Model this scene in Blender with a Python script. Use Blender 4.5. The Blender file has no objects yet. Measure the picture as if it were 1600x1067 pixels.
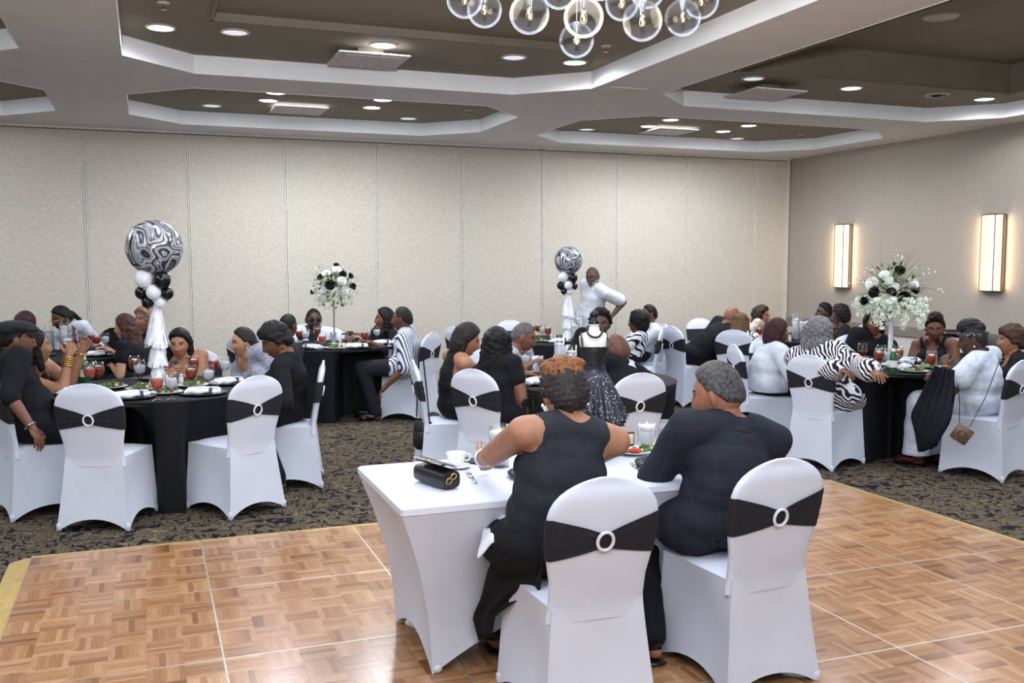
import bpy, math, random
import numpy as np
from mathutils import Vector, Matrix

SC = bpy.context.scene
COL = SC.collection
random.seed(7)
RNG = np.random.default_rng(7)

# ------------------------------------------------------------------ camera
FPX = 1500.0
CAM_H = 1.66
YAW = math.atan(570.0 / 1500.0)
PITCH = math.atan((533.5 - 410.0) / FPX)
c_f = np.array([math.sin(YAW) * math.cos(PITCH), math.cos(YAW) * math.cos(PITCH), -math.sin(PITCH)])
c_r = np.array([math.cos(YAW), -math.sin(YAW), 0.0])
c_u = np.cross(c_r, c_f)
CAM = np.array([0.0, 0.0, CAM_H])
cam_d = bpy.data.cameras.new('camera')
cam_d.sensor_width = 36.0
cam_d.lens = 36.0 * FPX / 1600.0
cam_o = bpy.data.objects.new('camera', cam_d)
COL.objects.link(cam_o)
cam_o.location = CAM
cam_o.rotation_euler = (math.pi / 2 - PITCH, 0, -YAW)
SC.camera = cam_o
SC.view_settings.view_transform = 'Standard'
SC.view_settings.look = 'None'
SC.view_settings.gamma = 1.0
SC.view_settings.use_curve_mapping = False
SC.view_settings.exposure = 0.12

# ------------------------------------------------------------------ light
world = bpy.data.worlds.new('world')
SC.world = world
world.use_nodes = True
world.node_tree.nodes['Background'].inputs[0].default_value = (0.9, 0.93, 1.0, 1)
world.node_tree.nodes['Background'].inputs[1].default_value = 0.0


def area_light(name, loc, size, power, color=(1, 1, 1), rot=(0, 0, 0), parent=None):
    d = bpy.data.lights.new(name, 'AREA')
    d.shape = 'RECTANGLE'
    d.size, d.size_y = size
    d.energy = power
    d.color = color
    o = bpy.data.objects.new(name, d)
    COL.objects.link(o)
    o.location = loc
    o.rotation_euler = rot
    if parent:
        o.parent = parent
    return o


# added soft area fill inside the coffers, in view and beyond; not real fittings
for nm, loc, size, pw in (
        ('coffer_fill_a', (1.79, 4.6, 3.30), (3.0, 5.6), 150),
        ('coffer_fill_b', (6.4, 4.6, 3.30), (3.0, 5.6), 150),
        ('coffer_fill_c', (1.79, 10.1, 3.31), (2.6, 1.3), 60),
        ('coffer_fill_d', (6.4, 10.1, 3.31), (2.6, 1.3), 60),
        ('coffer_fill_e', (-2.8, 4.6, 3.30), (3.0, 5.6), 130),
        ('coffer_fill_f', (-2.8, 10.1, 3.31), (2.6, 1.3), 60),
        ('coffer_fill_g', (1.79, -1.2, 3.30), (3.0, 2.6), 120)):
    area_light(nm, loc, size, pw, (0.84, 0.91, 1.0))
# the photographer's flash, turned up to bounce off the ceiling
area_light('bounce_flash', (-0.15, -0.25, 2.0), (0.5, 0.5), 430, (0.82, 0.90, 1.0), (math.radians(180 - 22), 0, -YAW))


# ------------------------------------------------------------------ pixel helpers
def ray(x, y):
    return c_f * FPX + c_r * (x - 800.0) - c_u * (y - 533.5)


def atz(x, y, z=0.0):
    d = ray(x, y)
    return CAM + d * ((z - CAM_H) / d[2])


def atx(x, y, X):
    d = ray(x, y)
    return CAM + d * (X / d[0])


def aty(x, y, Y):
    d = ray(x, y)
    return CAM + d * (Y / d[1])


def atdepth(x, y, dep):
    d = ray(x, y)
    return CAM + d * (dep / (d @ c_f))


def depth(p):
    return (np.array([p[0], p[1], p[2] if len(p) > 2 else 0.9]) - CAM) @ c_f


# ------------------------------------------------------------------ materials
def lin(c):
    return tuple(((v / 255.0) / 12.92 if v / 255.0 <= 0.04045 else ((v / 255.0 + 0.055) / 1.055) ** 2.4) for v in c) + (1.0,)


class NT:
    def __init__(self, name):
        self.m = bpy.data.materials.new(name)
        self.m.use_nodes = True
        self.t = self.m.node_tree
        self.b = self.t.nodes['Principled BSDF']

    def n(self, typ, **kw):
        nd = self.t.nodes.new(typ)
        for k, v in kw.items():
            if k.startswith('i_'):
                nd.inputs[k[2:].replace('_', ' ')].default_value = v
            else:
                setattr(nd, k, v)
        return nd

    def l(self, a, b):
        self.t.links.new(a, b)

    def coord(self, scale=(1, 1, 1), rot=(0, 0, 0), out='Object'):
        tc = self.n('ShaderNodeTexCoord')
        mp = self.n('ShaderNodeMapping')
        mp.inputs['Scale'].default_value = scale
        mp.inputs['Rotation'].default_value = rot
        self.l(tc.outputs[out], mp.inputs['Vector'])
        return mp.outputs['Vector']

    def ramp(self, fac, stops, interp='LINEAR'):
        r = self.n('ShaderNodeValToRGB')
        r.color_ramp.interpolation = interp
        e = r.color_ramp.elements
        while len(e) < len(stops):
            e.new(0.5)
        for k, (p, c) in enumerate(stops):
            e[k].position = p
            e[k].color = lin(c)
        self.l(fac, r.inputs['Fac'])
        return r.outputs['Color']

    def bump(self, h, strength=0.2, dist=0.01):
        b = self.n('ShaderNodeBump')
        b.inputs['Strength'].default_value = strength
        b.inputs['Distance'].default_value = dist
        self.l(h, b.inputs['Height'])
        self.l(b.outputs['Normal'], self.b.inputs['Normal'])


MATS = {}


def mat(name, c, rough=0.6, metal=0.0, var=0.06, scale=30.0, bump=0.0, sheen=0.0, emit=0.0, spec=0.5, bdist=0.01, coat=0.0):
    if name in MATS:
        return MATS[name]
    k = NT(name)
    b = k.b
    b.inputs['Roughness'].default_value = rough
    b.inputs['Metallic'].default_value = metal
    b.inputs['Specular IOR Level'].default_value = spec
    b.inputs['Coat Weight'].default_value = coat
    nz = k.n('ShaderNodeTexNoise')
    nz.inputs['Scale'].default_value = scale
    nz.inputs['Detail'].default_value = 3.0
    k.l(k.coord(), nz.inputs['Vector'])
    lo = tuple(max(0, v * (1 - var)) for v in c)
    hi = tuple(min(255, v * (1 + var)) for v in c)
    k.l(k.ramp(nz.outputs['Fac'], [(0.3, lo), (0.7, hi)]), b.inputs['Base Color'])
    if bump:
        k.bump(nz.outputs['Fac'], bump, bdist)
    if sheen:
        b.inputs['Sheen Weight'].default_value = sheen
    if emit:
        b.inputs['Emission Color'].default_value = lin(c)
        b.inputs['Emission Strength'].default_value = emit
    MATS[name] = k.m
    return k.m


def mat_glass(name='clear_glass', tint=(255, 255, 255), gloss=0.12):
    if name in MATS:
        return MATS[name]
    k = NT(name)
    out = k.t.nodes['Material Output']
    tr = k.n('ShaderNodeBsdfTransparent')
    tr.inputs['Color'].default_value = lin(tint)
    gl = k.n('ShaderNodeBsdfGlossy')
    gl.inputs['Roughness'].default_value = 0.12
    lw = k.n('ShaderNodeLayerWeight')
    lw.inputs['Blend'].default_value = 0.14
    mp = k.n('ShaderNodeMapRange')
    mp.inputs['To Min'].default_value = gloss * 0.25
    mp.inputs['To Max'].default_value = 0.5
    k.l(lw.outputs['Fresnel'], mp.inputs['Value'])
    mx = k.n('ShaderNodeMixShader')
    k.l(mp.outputs['Result'], mx.inputs['Fac'])
    k.l(tr.outputs['BSDF'], mx.inputs[1])
    k.l(gl.outputs['BSDF'], mx.inputs[2])
    k.l(mx.outputs['Shader'], out.inputs['Surface'])
    MATS[name] = k.m
    return k.m


def mat_liquid(name, c):
    if name in MATS:
        return MATS[name]
    k = NT(name)
    out = k.t.nodes['Material Output']
    k.b.inputs['Base Color'].default_value = lin(c)
    k.b.inputs['Roughness'].default_value = 0.15
    tr = k.n('ShaderNodeBsdfTransparent')
    tr.inputs['Color'].default_value = lin(tuple(min(255, v * 1.3) for v in c))
    mx = k.n('ShaderNodeMixShader')
    mx.inputs['Fac'].default_value = 0.62
    k.l(tr.outputs['BSDF'], mx.inputs[1])
    k.l(k.b.outputs['BSDF'], mx.inputs[2])
    k.l(mx.outputs['Shader'], out.inputs['Surface'])
    MATS[name] = k.m
    return k.m


def mat_emit(name, c, s):
    if name in MATS:
        return MATS[name]
    k = NT(name)
    k.b.inputs['Base Color'].default_value = lin(c)
    k.b.inputs['Emission Color'].default_value = lin(c)
    k.b.inputs['Emission Strength'].default_value = s
    MATS[name] = k.m
    return k.m


# carpet: dark navy ground with tan scrolls
def make_carpet():
    k = NT('scroll_carpet')
    v = k.coord((1, 1, 1))
    warp = k.n('ShaderNodeTexNoise')
    warp.inputs['Scale'].default_value = 6.5
    warp.inputs['Detail'].default_value = 2.0
    k.l(v, warp.inputs['Vector'])
    mx = k.n('ShaderNodeMix', data_type='VECTOR')
    mx.inputs['Factor'].default_value = 0.32
    k.l(v, mx.inputs[4])
    k.l(warp.outputs['Color'], mx.inputs[5])
    wv = k.n('ShaderNodeTexWave', wave_type='RINGS', rings_direction='SPHERICAL')
    wv.inputs['Scale'].default_value = 3.6
    wv.inputs['Distortion'].default_value = 7.0
    wv.inputs['Detail'].default_value = 2.0
    wv.inputs['Detail Scale'].default_value = 3.0
    k.l(mx.outputs[1], wv.inputs['Vector'])
    wv2 = k.n('ShaderNodeTexWave', wave_type='BANDS', bands_direction='DIAGONAL')
    wv2.inputs['Scale'].default_value = 5.4
    wv2.inputs['Distortion'].default_value = 9.0
    wv2.inputs['Detail'].default_value = 2.0
    wv2.inputs['Detail Scale'].default_value = 1.6
    k.l(mx.outputs[1], wv2.inputs['Vector'])
    sel = k.n('ShaderNodeTexNoise')
    sel.inputs['Scale'].default_value = 2.2
    k.l(v, sel.inputs['Vector'])
    sr = k.n('ShaderNodeMapRange')
    sr.inputs['From Min'].default_value = 0.45
    sr.inputs['From Max'].default_value = 0.55
    k.l(sel.outputs['Fac'], sr.inputs['Value'])
    m2 = k.n('ShaderNodeMix', data_type='FLOAT')
    k.l(sr.outputs['Result'], m2.inputs['Factor'])
    k.l(wv.outputs['Fac'], m2.inputs[2])
    k.l(wv2.outputs['Fac'], m2.inputs[3])
    colr = k.ramp(m2.outputs[0], [(0.26, (32, 30, 42)), (0.34, (98, 88, 72)), (0.46, (148, 130, 102)), (0.58, (124, 109, 87)), (0.66, (48, 44, 52)), (0.74, (36, 33, 44)), (0.82, (134, 118, 94)), (0.95, (98, 87, 72))])
    fz = k.n('ShaderNodeTexNoise')
    fz.inputs['Scale'].default_value = 260.0
    k.l(v, fz.inputs['Vector'])
    mul = k.n('ShaderNodeMix', data_type='RGBA', blend_type='MULTIPLY')
    mul.inputs['Factor'].default_value = 0.75
    k.l(colr, mul.inputs[6])
    k.l(k.ramp(fz.outputs['Fac'], [(0.3, (150, 150, 150)), (0.65, (255, 255, 255))]), mul.inputs[7])
    k.l(mul.outputs[2], k.b.inputs['Base Color'])
    k.b.inputs['Roughness'].default_value = 0.95
    k.b.inputs['Specular IOR Level'].default_value = 0.1
    k.bump(fz.outputs['Fac'], 0.4, 0.006)
    return k.m


def make_wallcover(name, c, sx=1.0, var=0.05):
    # woven vinyl wall covering: stretched speckle
    k = NT(name)
    n1 = k.n('ShaderNodeTexNoise')
    n1.inputs['Scale'].default_value = 14.0
    n1.inputs['Detail'].default_value = 5.0
    n1.inputs['Roughness'].default_value = 0.75
    k.l(k.coord((2.0 * sx, 2.0 * sx, 7.0)), n1.inputs['Vector'])
    n2 = k.n('ShaderNodeTexNoise')
    n2.inputs['Scale'].default_value = 60.0
    n2.inputs['Detail'].default_value = 2.0
    k.l(k.coord((1.0, 1.0, 3.0)), n2.inputs['Vector'])
    ad = k.n('ShaderNodeMath', operation='ADD')
    k.l(n1.outputs['Fac'], ad.inputs[0])
    k.l(n2.outputs['Fac'], ad.inputs[1])
    hf = k.n('ShaderNodeMath', operation='MULTIPLY')
    hf.inputs[1].default_value = 0.5
    k.l(ad.outputs[0], hf.inputs[0])
    lo = tuple(v * (1 - var * 1.6) for v in c)
    hi = tuple(min(255, v * (1 + var * 1.3)) for v in c)
    k.l(k.ramp(hf.outputs[0], [(0.38, lo), (0.62, hi)]), k.b.inputs['Base Color'])
    k.b.inputs['Roughness'].default_value = 0.75
    k.b.inputs['Specular IOR Level'].default_value = 0.25
    k.bump(hf.outputs[0], 0.25, 0.006)
    return k.m


def make_parquet():
    k = NT('oak_parquet')
    at = k.n('ShaderNodeAttribute', attribute_name='shade')
    oi = k.n('ShaderNodeObjectInfo')
    ad = k.n('ShaderNodeMath', operation='MULTIPLY_ADD')
    ad.inputs[1].default_value = 0.35
    k.l(oi.outputs['Random'], ad.inputs[0])
    k.l(at.outputs['Fac'], ad.inputs[2])
    base = k.ramp(ad.outputs[0], [(0.0, (128, 86, 56)), (0.3, (162, 116, 80)), (0.6, (180, 135, 97)), (0.95, (200, 158, 118))])
    gr = k.n('ShaderNodeTexNoise')
    gr.inputs['Scale'].default_value = 40.0
    gr.inputs['Detail'].default_value = 4.0
    gr.inputs['Distortion'].default_value = 0.6
    k.l(k.coord((6.0, 0.35, 6.0)), gr.inputs['Vector'])
    mul = k.n('ShaderNodeMix', data_type='RGBA', blend_type='MULTIPLY')
    mul.inputs['Factor'].default_value = 0.8
    k.l(base, mul.inputs[6])
    k.l(k.ramp(gr.outputs['Fac'], [(0.3, (196, 186, 172)), (0.65, (255, 255, 255))]), mul.inputs[7])
    k.l(mul.outputs[2], k.b.inputs['Base Color'])
    k.b.inputs['Roughness'].default_value = 0.22
    k.b.inputs['Specular IOR Level'].default_value = 0.5
    k.bump(gr.outputs['Fac'], 0.05, 0.002)
    return k.m


def make_marble():
    k = NT('marbled_foil')
    nz = k.n('ShaderNodeTexNoise')
    nz.inputs['Scale'].default_value = 3.6
    nz.inputs['Detail'].default_value = 1.0
    nz.inputs['Distortion'].default_value = 1.2
    k.l(k.coord(), nz.inputs['Vector'])
    ml = k.n('ShaderNodeMath', operation='MULTIPLY')
    ml.inputs[1].default_value = 9.0
    k.l(nz.outputs['Fac'], ml.inputs[0])
    fr = k.n('ShaderNodeMath', operation='FRACT')
    k.l(ml.outputs[0], fr.inputs[0])
    k.l(k.ramp(fr.outputs[0], [(0.0, (40, 40, 46)), (0.14, (120, 122, 130)), (0.2, (205, 206, 212)), (0.36, (70, 70, 78)), (0.42, (170, 172, 180)),
                              (0.6, (224, 225, 230)), (0.72, (110, 111, 120)), (0.9, (52, 52, 58))]), k.b.inputs['Base Color'])
    k.b.inputs['Roughness'].default_value = 0.16
    k.b.inputs['Metallic'].default_value = 0.25
    return k.m


def make_stripes(name, cols, scale=6.0, rot=(0, 0, 0), dist=0.6, kind='BANDS', detail=2.0, dscale=1.5, coord_scale=(1, 1, 1)):
    if name in MATS:
        return MATS[name]
    k = NT(name)
    wv = k.n('ShaderNodeTexWave', wave_type=kind)
    wv.inputs['Scale'].default_value = scale
    wv.inputs['Distortion'].default_value = dist
    wv.inputs['Detail'].default_value = detail
    wv.inputs['Detail Scale'].default_value = dscale
    k.l(k.coord(coord_scale, rot), wv.inputs['Vector'])
    k.l(k.ramp(wv.outputs['Fac'], cols), k.b.inputs['Base Color'])
    k.b.inputs['Roughness'].default_value = 0.8
    k.b.inputs['Specular IOR Level'].default_value = 0.2
    MATS[name] = k.m
    return k.m


def make_speckle(name, cols, scale=60.0):
    if name in MATS:
        return MATS[name]
    k = NT(name)
    vo = k.n('ShaderNodeTexVoronoi')
    vo.inputs['Scale'].default_value = scale
    k.l(k.coord(), vo.inputs['Vector'])
    k.l(k.ramp(vo.outputs['Distance'], cols), k.b.inputs['Base Color'])
    k.b.inputs['Roughness'].default_value = 0.8
    MATS[name] = k.m
    return k.m


def make_plaid(name, base, line):
    k = NT(name)
    v = k.coord((1, 1, 1))
    sp = k.n('ShaderNodeSeparateXYZ')
    k.l(v, sp.inputs[0])
    prev = None
    for ax, per in (('X', 0.075), ('Z', 0.075)):
        dv = k.n('ShaderNodeMath', operation='DIVIDE')
        dv.inputs[1].default_value = per
        k.l(sp.outputs[ax], dv.inputs[0])
        fr = k.n('ShaderNodeMath', operation='FRACT')
        k.l(dv.outputs[0], fr.inputs[0])
        lt = k.n('ShaderNodeMath', operation='LESS_THAN')
        lt.inputs[1].default_value = 0.045
        k.l(fr.outputs[0], lt.inputs[0])
        if prev is None:
            prev = lt.outputs[0]
        else:
            mxx = k.n('ShaderNodeMath', operation='MAXIMUM')
            k.l(prev, mxx.inputs[0])
            k.l(lt.outputs[0], mxx.inputs[1])
            prev = mxx.outputs[0]
    k.l(k.ramp(prev, [(0.0, base), (1.0, line)]), k.b.inputs['Base Color'])
    k.b.inputs['Roughness'].default_value = 0.85
    k.b.inputs['Specular IOR Level'].default_value = 0.2
    nz = k.n('ShaderNodeTexNoise')
    nz.inputs['Scale'].default_value = 9.0
    k.l(v, nz.inputs['Vector'])
    k.bump(nz.outputs['Fac'], 0.35, 0.03)
    return k.m


M_CARPET = make_carpet()
M_PANEL = make_wallcover('partition_fabric', (198, 191, 178))
M_WALLR = make_wallcover('taupe_wallcover', (166, 156, 146), var=0.03)
M_WALLLOW = make_wallcover('cream_wallcover', (205, 200, 192), var=0.03)
M_TRIM = mat('partition_trim', (208, 204, 196), 0.5)
M_RAIL = mat('taupe_rail', (128, 118, 108), 0.5)
M_SOFFIT = mat('ceiling_paint', (212, 209, 206), 0.9, var=0.015, scale=4)
M_RISER = mat('riser_paint', (240, 241, 243), 0.85, var=0.01, scale=4)
M_BROWN = mat('brown_ceiling_paint', (126, 116, 102), 0.8, var=0.03, scale=3)
M_PARQ = make_parquet()
M_ALU = mat('aluminium_edge', (196, 190, 180), 0.35, 0.7)
M_GOLD = mat('gold_edge', (196, 164, 96), 0.4, 0.35, var=0.08)
M_WHITE = mat('white_spandex', (212, 217, 231), 0.62, var=0.012, scale=5, bump=0.05, bdist=0.02, spec=0.3)
M_SASH = mat('black_sash', (31, 32, 40), 0.7, var=0.12, scale=60, spec=0.35)
M_RING = mat('white_buckle', (232, 230, 236), 0.3)
M_BCLOTH = mat('black_tablecloth', (22, 23, 27), 0.75, var=0.1, scale=20, spec=0.25)
M_GLASS = mat_glass()
M_TEA = mat_liquid('iced_tea_liquid', (158, 62, 26))
M_PINK = mat_liquid('pink_drink', (190, 104, 92))
M_ICE = mat_liquid('ice_water', (214, 220, 226))
M_CHINA = mat('white_china', (236, 236, 238), 0.2, var=0.01)
M_NAPKIN = mat('white_napkin', (226, 229, 238), 0.85, var=0.03, scale=18, bump=0.3, bdist=0.02)
M_BLACK = mat('glossy_black', (18, 18, 20), 0.22, var=0.05)
M_CHROME = mat('steel', (190, 190, 194), 0.2, 1.0)
M_MARBLE = make_marble()
M_BBAL = mat('black_latex', (14, 14, 16), 0.12, var=0.05)
M_WBAL = mat('white_latex', (232, 233, 238), 0.2, var=0.01)
M_GREEN = mat('leaf_green', (66, 92, 44), 0.6, var=0.3, scale=20)
M_GREEN2 = mat('light_leaf_green', (116, 146, 78), 0.6, var=0.2, scale=20)
M_PETALW = mat('white_petal', (240, 240, 236), 0.7, var=0.04)
M_PETALB = mat('black_petal', (24, 22, 26), 0.6, var=0.2)
M_PETALC = mat('cream_floret', (226, 232, 216), 0.7, var=0.06)
M_LEATHER = mat('black_leather', (26, 26, 29), 0.38, var=0.15, scale=80, bump=0.15, bdist=0.004)
M_BRASS = mat('brass', (206, 168, 92), 0.25, 1.0)


# ------------------------------------------------------------------ mesh building
class MB:
    def __init__(self):
        self.v = []
        self.f = []
        self.m = []
        self.n = 0

    def add(self, V, F, m=0):
        V = np.asarray(V, float).reshape(-1, 3)
        self.v.append(V)
        o = self.n
        self.f.extend([tuple(int(i) + o for i in q) for q in F])
        self.m.extend([m] * len(F) if np.isscalar(m) else list(m))
        self.n += len(V)
        return self

    def xf(self, M):
        M = np.array(M)
        self.v = [v @ M[:3, :3].T + M[:3, 3] for v in self.v]
        return self

    def verts(self):
        return np.concatenate(self.v) if self.v else np.zeros((0, 3))


def obj(name, mb, mats, parent=None, smooth=True, loc=None, rotz=0.0, sharp=None):
    me = bpy.data.meshes.new(name)
    me.from_pydata(mb.verts().tolist(), [], mb.f)
    if not isinstance(mats, (list, tuple)):
        mats = [mats]
    for m in mats:
        me.materials.append(m)
    if len(mats) > 1:
        me.polygons.foreach_set('material_index', mb.m)
    if smooth:
        me.polygons.foreach_set('use_smooth', [True] * len(me.polygons))
        if sharp:
            me.set_sharp_from_angle(angle=math.radians(sharp))
    me.update()
    o = bpy.data.objects.new(name, me)
    COL.objects.link(o)
    if parent is not None:
        o.parent = parent
    if loc is not None:
        o.location = loc
    o.rotation_euler = (0, 0, rotz)
    return o


def empty(name, loc, rotz=0.0):
    o = bpy.data.objects.new(name, None)
    o.empty_display_size = 0.1
    COL.objects.link(o)
    o.location = loc
    o.rotation_euler = (0, 0, rotz)
    return o


def tag(o, label=None, cat=None, group=None, kind=None):
    if label:
        o['label'] = label
    if cat:
        o['category'] = cat
    if group:
        o['group'] = group
    if kind:
        o['kind'] = kind
    return o


def copy_tree(o, parent=None):
    c = o.copy()
    COL.objects.link(c)
    c.parent = parent
    for ch in o.children:
        copy_tree(ch, c)
    return c


def gridfaces(nu, nv, wu=False, wv=False):
    F = []
    for i in range(nu if wu else nu - 1):
        for j in range(nv if wv else nv - 1):
            a = i * nv + j
            b = ((i + 1) % nu) * nv + j
            c = ((i + 1) % nu) * nv + (j + 1) % nv
            d = i * nv + (j + 1) % nv
            F.append((a, b, c, d))
    return F


def ell(c, r, R=None, nu=16, nv=10):
    th = np.linspace(0, 2 * np.pi, nu, endpoint=False)
    ph = np.linspace(0, np.pi, nv + 1)[1:-1]
    V = [np.stack([np.cos(th) * np.sin(p), np.sin(th) * np.sin(p), np.full(nu, np.cos(p))], 1) for p in ph]
    V = np.concatenate(V + [np.array([[0, 0, 1.0], [0, 0, -1.0]])])
    n = len(ph)
    F = []
    for k in range(n - 1):
        for i in range(nu):
            F.append((k * nu + i, (k + 1) * nu + i, (k + 1) * nu + (i + 1) % nu, k * nu + (i + 1) % nu))
    for i in range(nu):
        F.append((n * nu, i, (i + 1) % nu))
        F.append((n * nu + 1, (n - 1) * nu + (i + 1) % nu, (n - 1) * nu + i))
    V = V * np.asarray(r, float)
    if R is not None:
        V = V @ np.asarray(R).T
    return V + np.asarray(c, float), F


def frame(d, up=(0, 0, 1)):
    d = np.asarray(d, float)
    d = d / (np.linalg.norm(d) + 1e-9)
    u = np.asarray(up, float)
    if abs(d @ u) > 0.97:
        u = np.array([1.0, 0, 0])
    x = np.cross(u, d)
    x /= np.linalg.norm(x)
    y = np.cross(d, x)
    return x, y, d


def tube(P, r, n=8, cap=True, closed=False):
    P = np.asarray(P, float)
    m = len(P)
    r = np.full(m, r, float) if np.isscalar(r) else np.asarray(r, float)
    T = np.gradient(P, axis=0)
    if closed:
        T = np.roll(P, -1, 0) - np.roll(P, 1, 0)
    x, y, _ = frame(T[0])
    th = np.linspace(0, 2 * np.pi, n, endpoint=False)
    V = []
    for i in range(m):
        t = T[i] / (np.linalg.norm(T[i]) + 1e-9)
        x = x - t * (x @ t)
        x /= np.linalg.norm(x) + 1e-9
        y = np.cross(t, x)
        V.append(P[i] + r[i] * (np.outer(np.cos(th), x) + np.outer(np.sin(th), y)))
    F = [tuple(q) for q in gridfaces(m, n, closed, True)]
    V = np.concatenate(V)
    if cap and not closed:
        F.append(tuple(range(n))[::-1])
        F.append(tuple(range((m - 1) * n, m * n)))
    return V, F


def capsule(a, b, ra, rb, n=14, k=4):
    a = np.asarray(a, float)
    b = np.asarray(b, float)
    x, y, d = frame(b - a)
    th = np.linspace(0, 2 * np.pi, n, endpoint=False)
    ringp = []
    for i in range(1, k + 1):
        ang = math.pi / 2 * i / k
        ringp.append((a - d * ra * math.cos(ang), ra * math.sin(ang)))
    for i in range(0, k):
        ang = math.pi / 2 * i / k
        ringp.append((b + d * rb * math.sin(ang), rb * math.cos(ang)))
    V = np.concatenate([c + r * (np.outer(np.cos(th), x) + np.outer(np.sin(th), y)) for c, r in ringp])
    m = len(ringp)
    F = gridfaces(m, n, False, True)
    V = np.concatenate([V, [a - d * ra, b + d * rb]])
    for i in range(n):
        F.append((m * n, i, (i + 1) % n)[::-1])
        F.append((m * n + 1, (m - 1) * n + i, (m - 1) * n + (i + 1) % n))
    return V, F


def lathe(prof, n=24, c=(0, 0, 0)):
    th = np.linspace(0, 2 * np.pi, n, endpoint=False)
    V = np.concatenate([np.stack([r * np.cos(th), r * np.sin(th), np.full(n, z)], 1) for r, z in prof])
    return V + np.asarray(c, float), [q for q in gridfaces(len(prof), n, False, True)]


def box(c, s, R=None):
    V = np.array([[x, y, z] for x in (-.5, .5) for y in (-.5, .5) for z in (-.5, .5)]) * np.asarray(s, float)
    if R is not None:
        V = V @ np.asarray(R).T
    F = [(0, 1, 3, 2), (4, 6, 7, 5), (0, 4, 5, 1), (2, 3, 7, 6), (0, 2, 6, 4), (1, 5, 7, 3)]
    return V + np.asarray(c, float), F


def bevbox(c, s, b=0.01):
    # box with chamfered edges
    sx, sy, sz = [v / 2 for v in s]
    lay = [(-sz, b), (-sz + b, 0), (sz - b, 0), (sz, b)]
    V = []
    for z, i in lay:
        x, y = sx - i, sy - i
        V += [[-x + b, -y, z], [x - b, -y, z], [x, -y + b, z], [x, y - b, z], [x - b, y, z], [-x + b, y, z], [-x, y - b, z], [-x, -y + b, z]]
    F = gridfaces(4, 8, False, True)
    F = [q[::-1] for q in F]
    F += [tuple(range(8))[::-1], tuple(range(24, 32))]
    return np.array(V) + np.asarray(c, float), F


def torus(c, R, r, x, y, n=28, m=8, sx=1.0, sy=1.0):
    th = np.linspace(0, 2 * np.pi, n, endpoint=False)
    P = np.asarray(c) + R * (np.outer(np.cos(th) * sx, x) + np.outer(np.sin(th) * sy, y))
    return tube(P, r, m, closed=True)


def rotm(yaw=0, pitch=0, roll=0):
    # yaw clockwise from +Y seen from above, pitch nods forward (down), roll tips to the right
    a, b, c = math.radians(yaw), math.radians(pitch), math.radians(roll)
    Rz = np.array([[math.cos(a), math.sin(a), 0], [-math.sin(a), math.cos(a), 0], [0, 0, 1]])
    Rx = np.array([[1, 0, 0], [0, math.cos(b), math.sin(b)], [0, -math.sin(b), math.cos(b)]])
    Ry = np.array([[math.cos(c), 0, math.sin(c)], [0, 1, 0], [-math.sin(c), 0, math.cos(c)]])
    return Rz @ Rx @ Ry


TMP = bpy.data.scenes.new('remesh_scratch')


def remesh(mb, voxel, smooth=3):
    me = bpy.data.meshes.new('scratch')
    me.from_pydata(mb.verts().tolist(), [], mb.f)
    o = bpy.data.objects.new('scratch', me)
    TMP.collection.objects.link(o)
    m = o.modifiers.new('r', 'REMESH')
    m.mode = 'VOXEL'
    m.voxel_size = voxel
    if smooth:
        s = o.modifiers.new('s', 'SMOOTH')
        s.factor = 0.5
        s.iterations = smooth
    TMP.view_layers[0].update()
    dg = TMP.view_layers[0].depsgraph
    e = o.evaluated_get(dg)
    r = e.to_mesh()
    V = np.empty(len(r.vertices) * 3)
    r.vertices.foreach_get('co', V)
    n = len(r.polygons)
    q = np.empty(len(r.loops), int)
    r.loops.foreach_get('vertex_index', q)
    tot = np.empty(n, int)
    r.polygons.foreach_get('loop_total', tot)
    F = []
    i = 0
    for t in tot:
        F.append(tuple(q[i:i + t]))
        i += t
    e.to_mesh_clear()
    bpy.data.objects.remove(o)
    bpy.data.meshes.remove(me)
    return V.reshape(-1, 3), F


# ================================================================== SETTING
WALL_Y, WALL_X, CEIL, COF, DECK = 12.0, 8.95, 3.18, 3.325, 0.02
X0, Y0 = -5.2, -3.0

def struct(name, mb, m, parent=None, smooth=False):
    o = obj(name, mb, m, parent, smooth)
    if parent is None:
        o['kind'] = 'structure'
    return o

struct('floor', MB().add(*box(((X0 + WALL_X) / 2, (Y0 + WALL_Y) / 2, -0.05), (WALL_X - X0 + .4, WALL_Y - Y0 + .4, 0.1))), M_CARPET)
wall_back = struct('wall_back', MB().add(*box(((X0 + WALL_X) / 2, WALL_Y + 0.1, 1.75), (WALL_X - X0 + .4, 0.1, 3.7))), M_TRIM)
wall_right = struct('wall_right', MB().add(*box((WALL_X + 0.06, (Y0 + WALL_Y) / 2, 2.26), (0.1, WALL_Y - Y0 + .2, 2.85))), M_WALLR)
struct('wall_left', MB().add(*box((X0 - 0.06, (Y0 + WALL_Y) / 2, 1.75), (0.1, WALL_Y - Y0 + .2, 3.7))), M_WALLR)
struct('wall_front', MB().add(*box(((X0 + WALL_X) / 2, Y0 - 0.06, 1.75), (WALL_X - X0 + .2, 0.1, 3.7))), M_WALLR)
obj('lower_wall', MB().add(*box((WALL_X + 0.055, (Y0 + WALL_Y) / 2, 0.42), (0.09, WALL_Y - Y0 + .2, 0.84))), M_WALLLOW, wall_right, False)
struct('trim_1', MB().add(*bevbox((WALL_X + 0.0, (Y0 + WALL_Y) / 2 , 0.79), (0.03, WALL_Y - Y0, 0.13), 0.006)), M_RAIL)
struct('baseboard_right', MB().add(*box((WALL_X + 0.002, (Y0 + WALL_Y) / 2, 0.05), (0.02, WALL_Y - Y0, 0.1))), M_RAIL)
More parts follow.
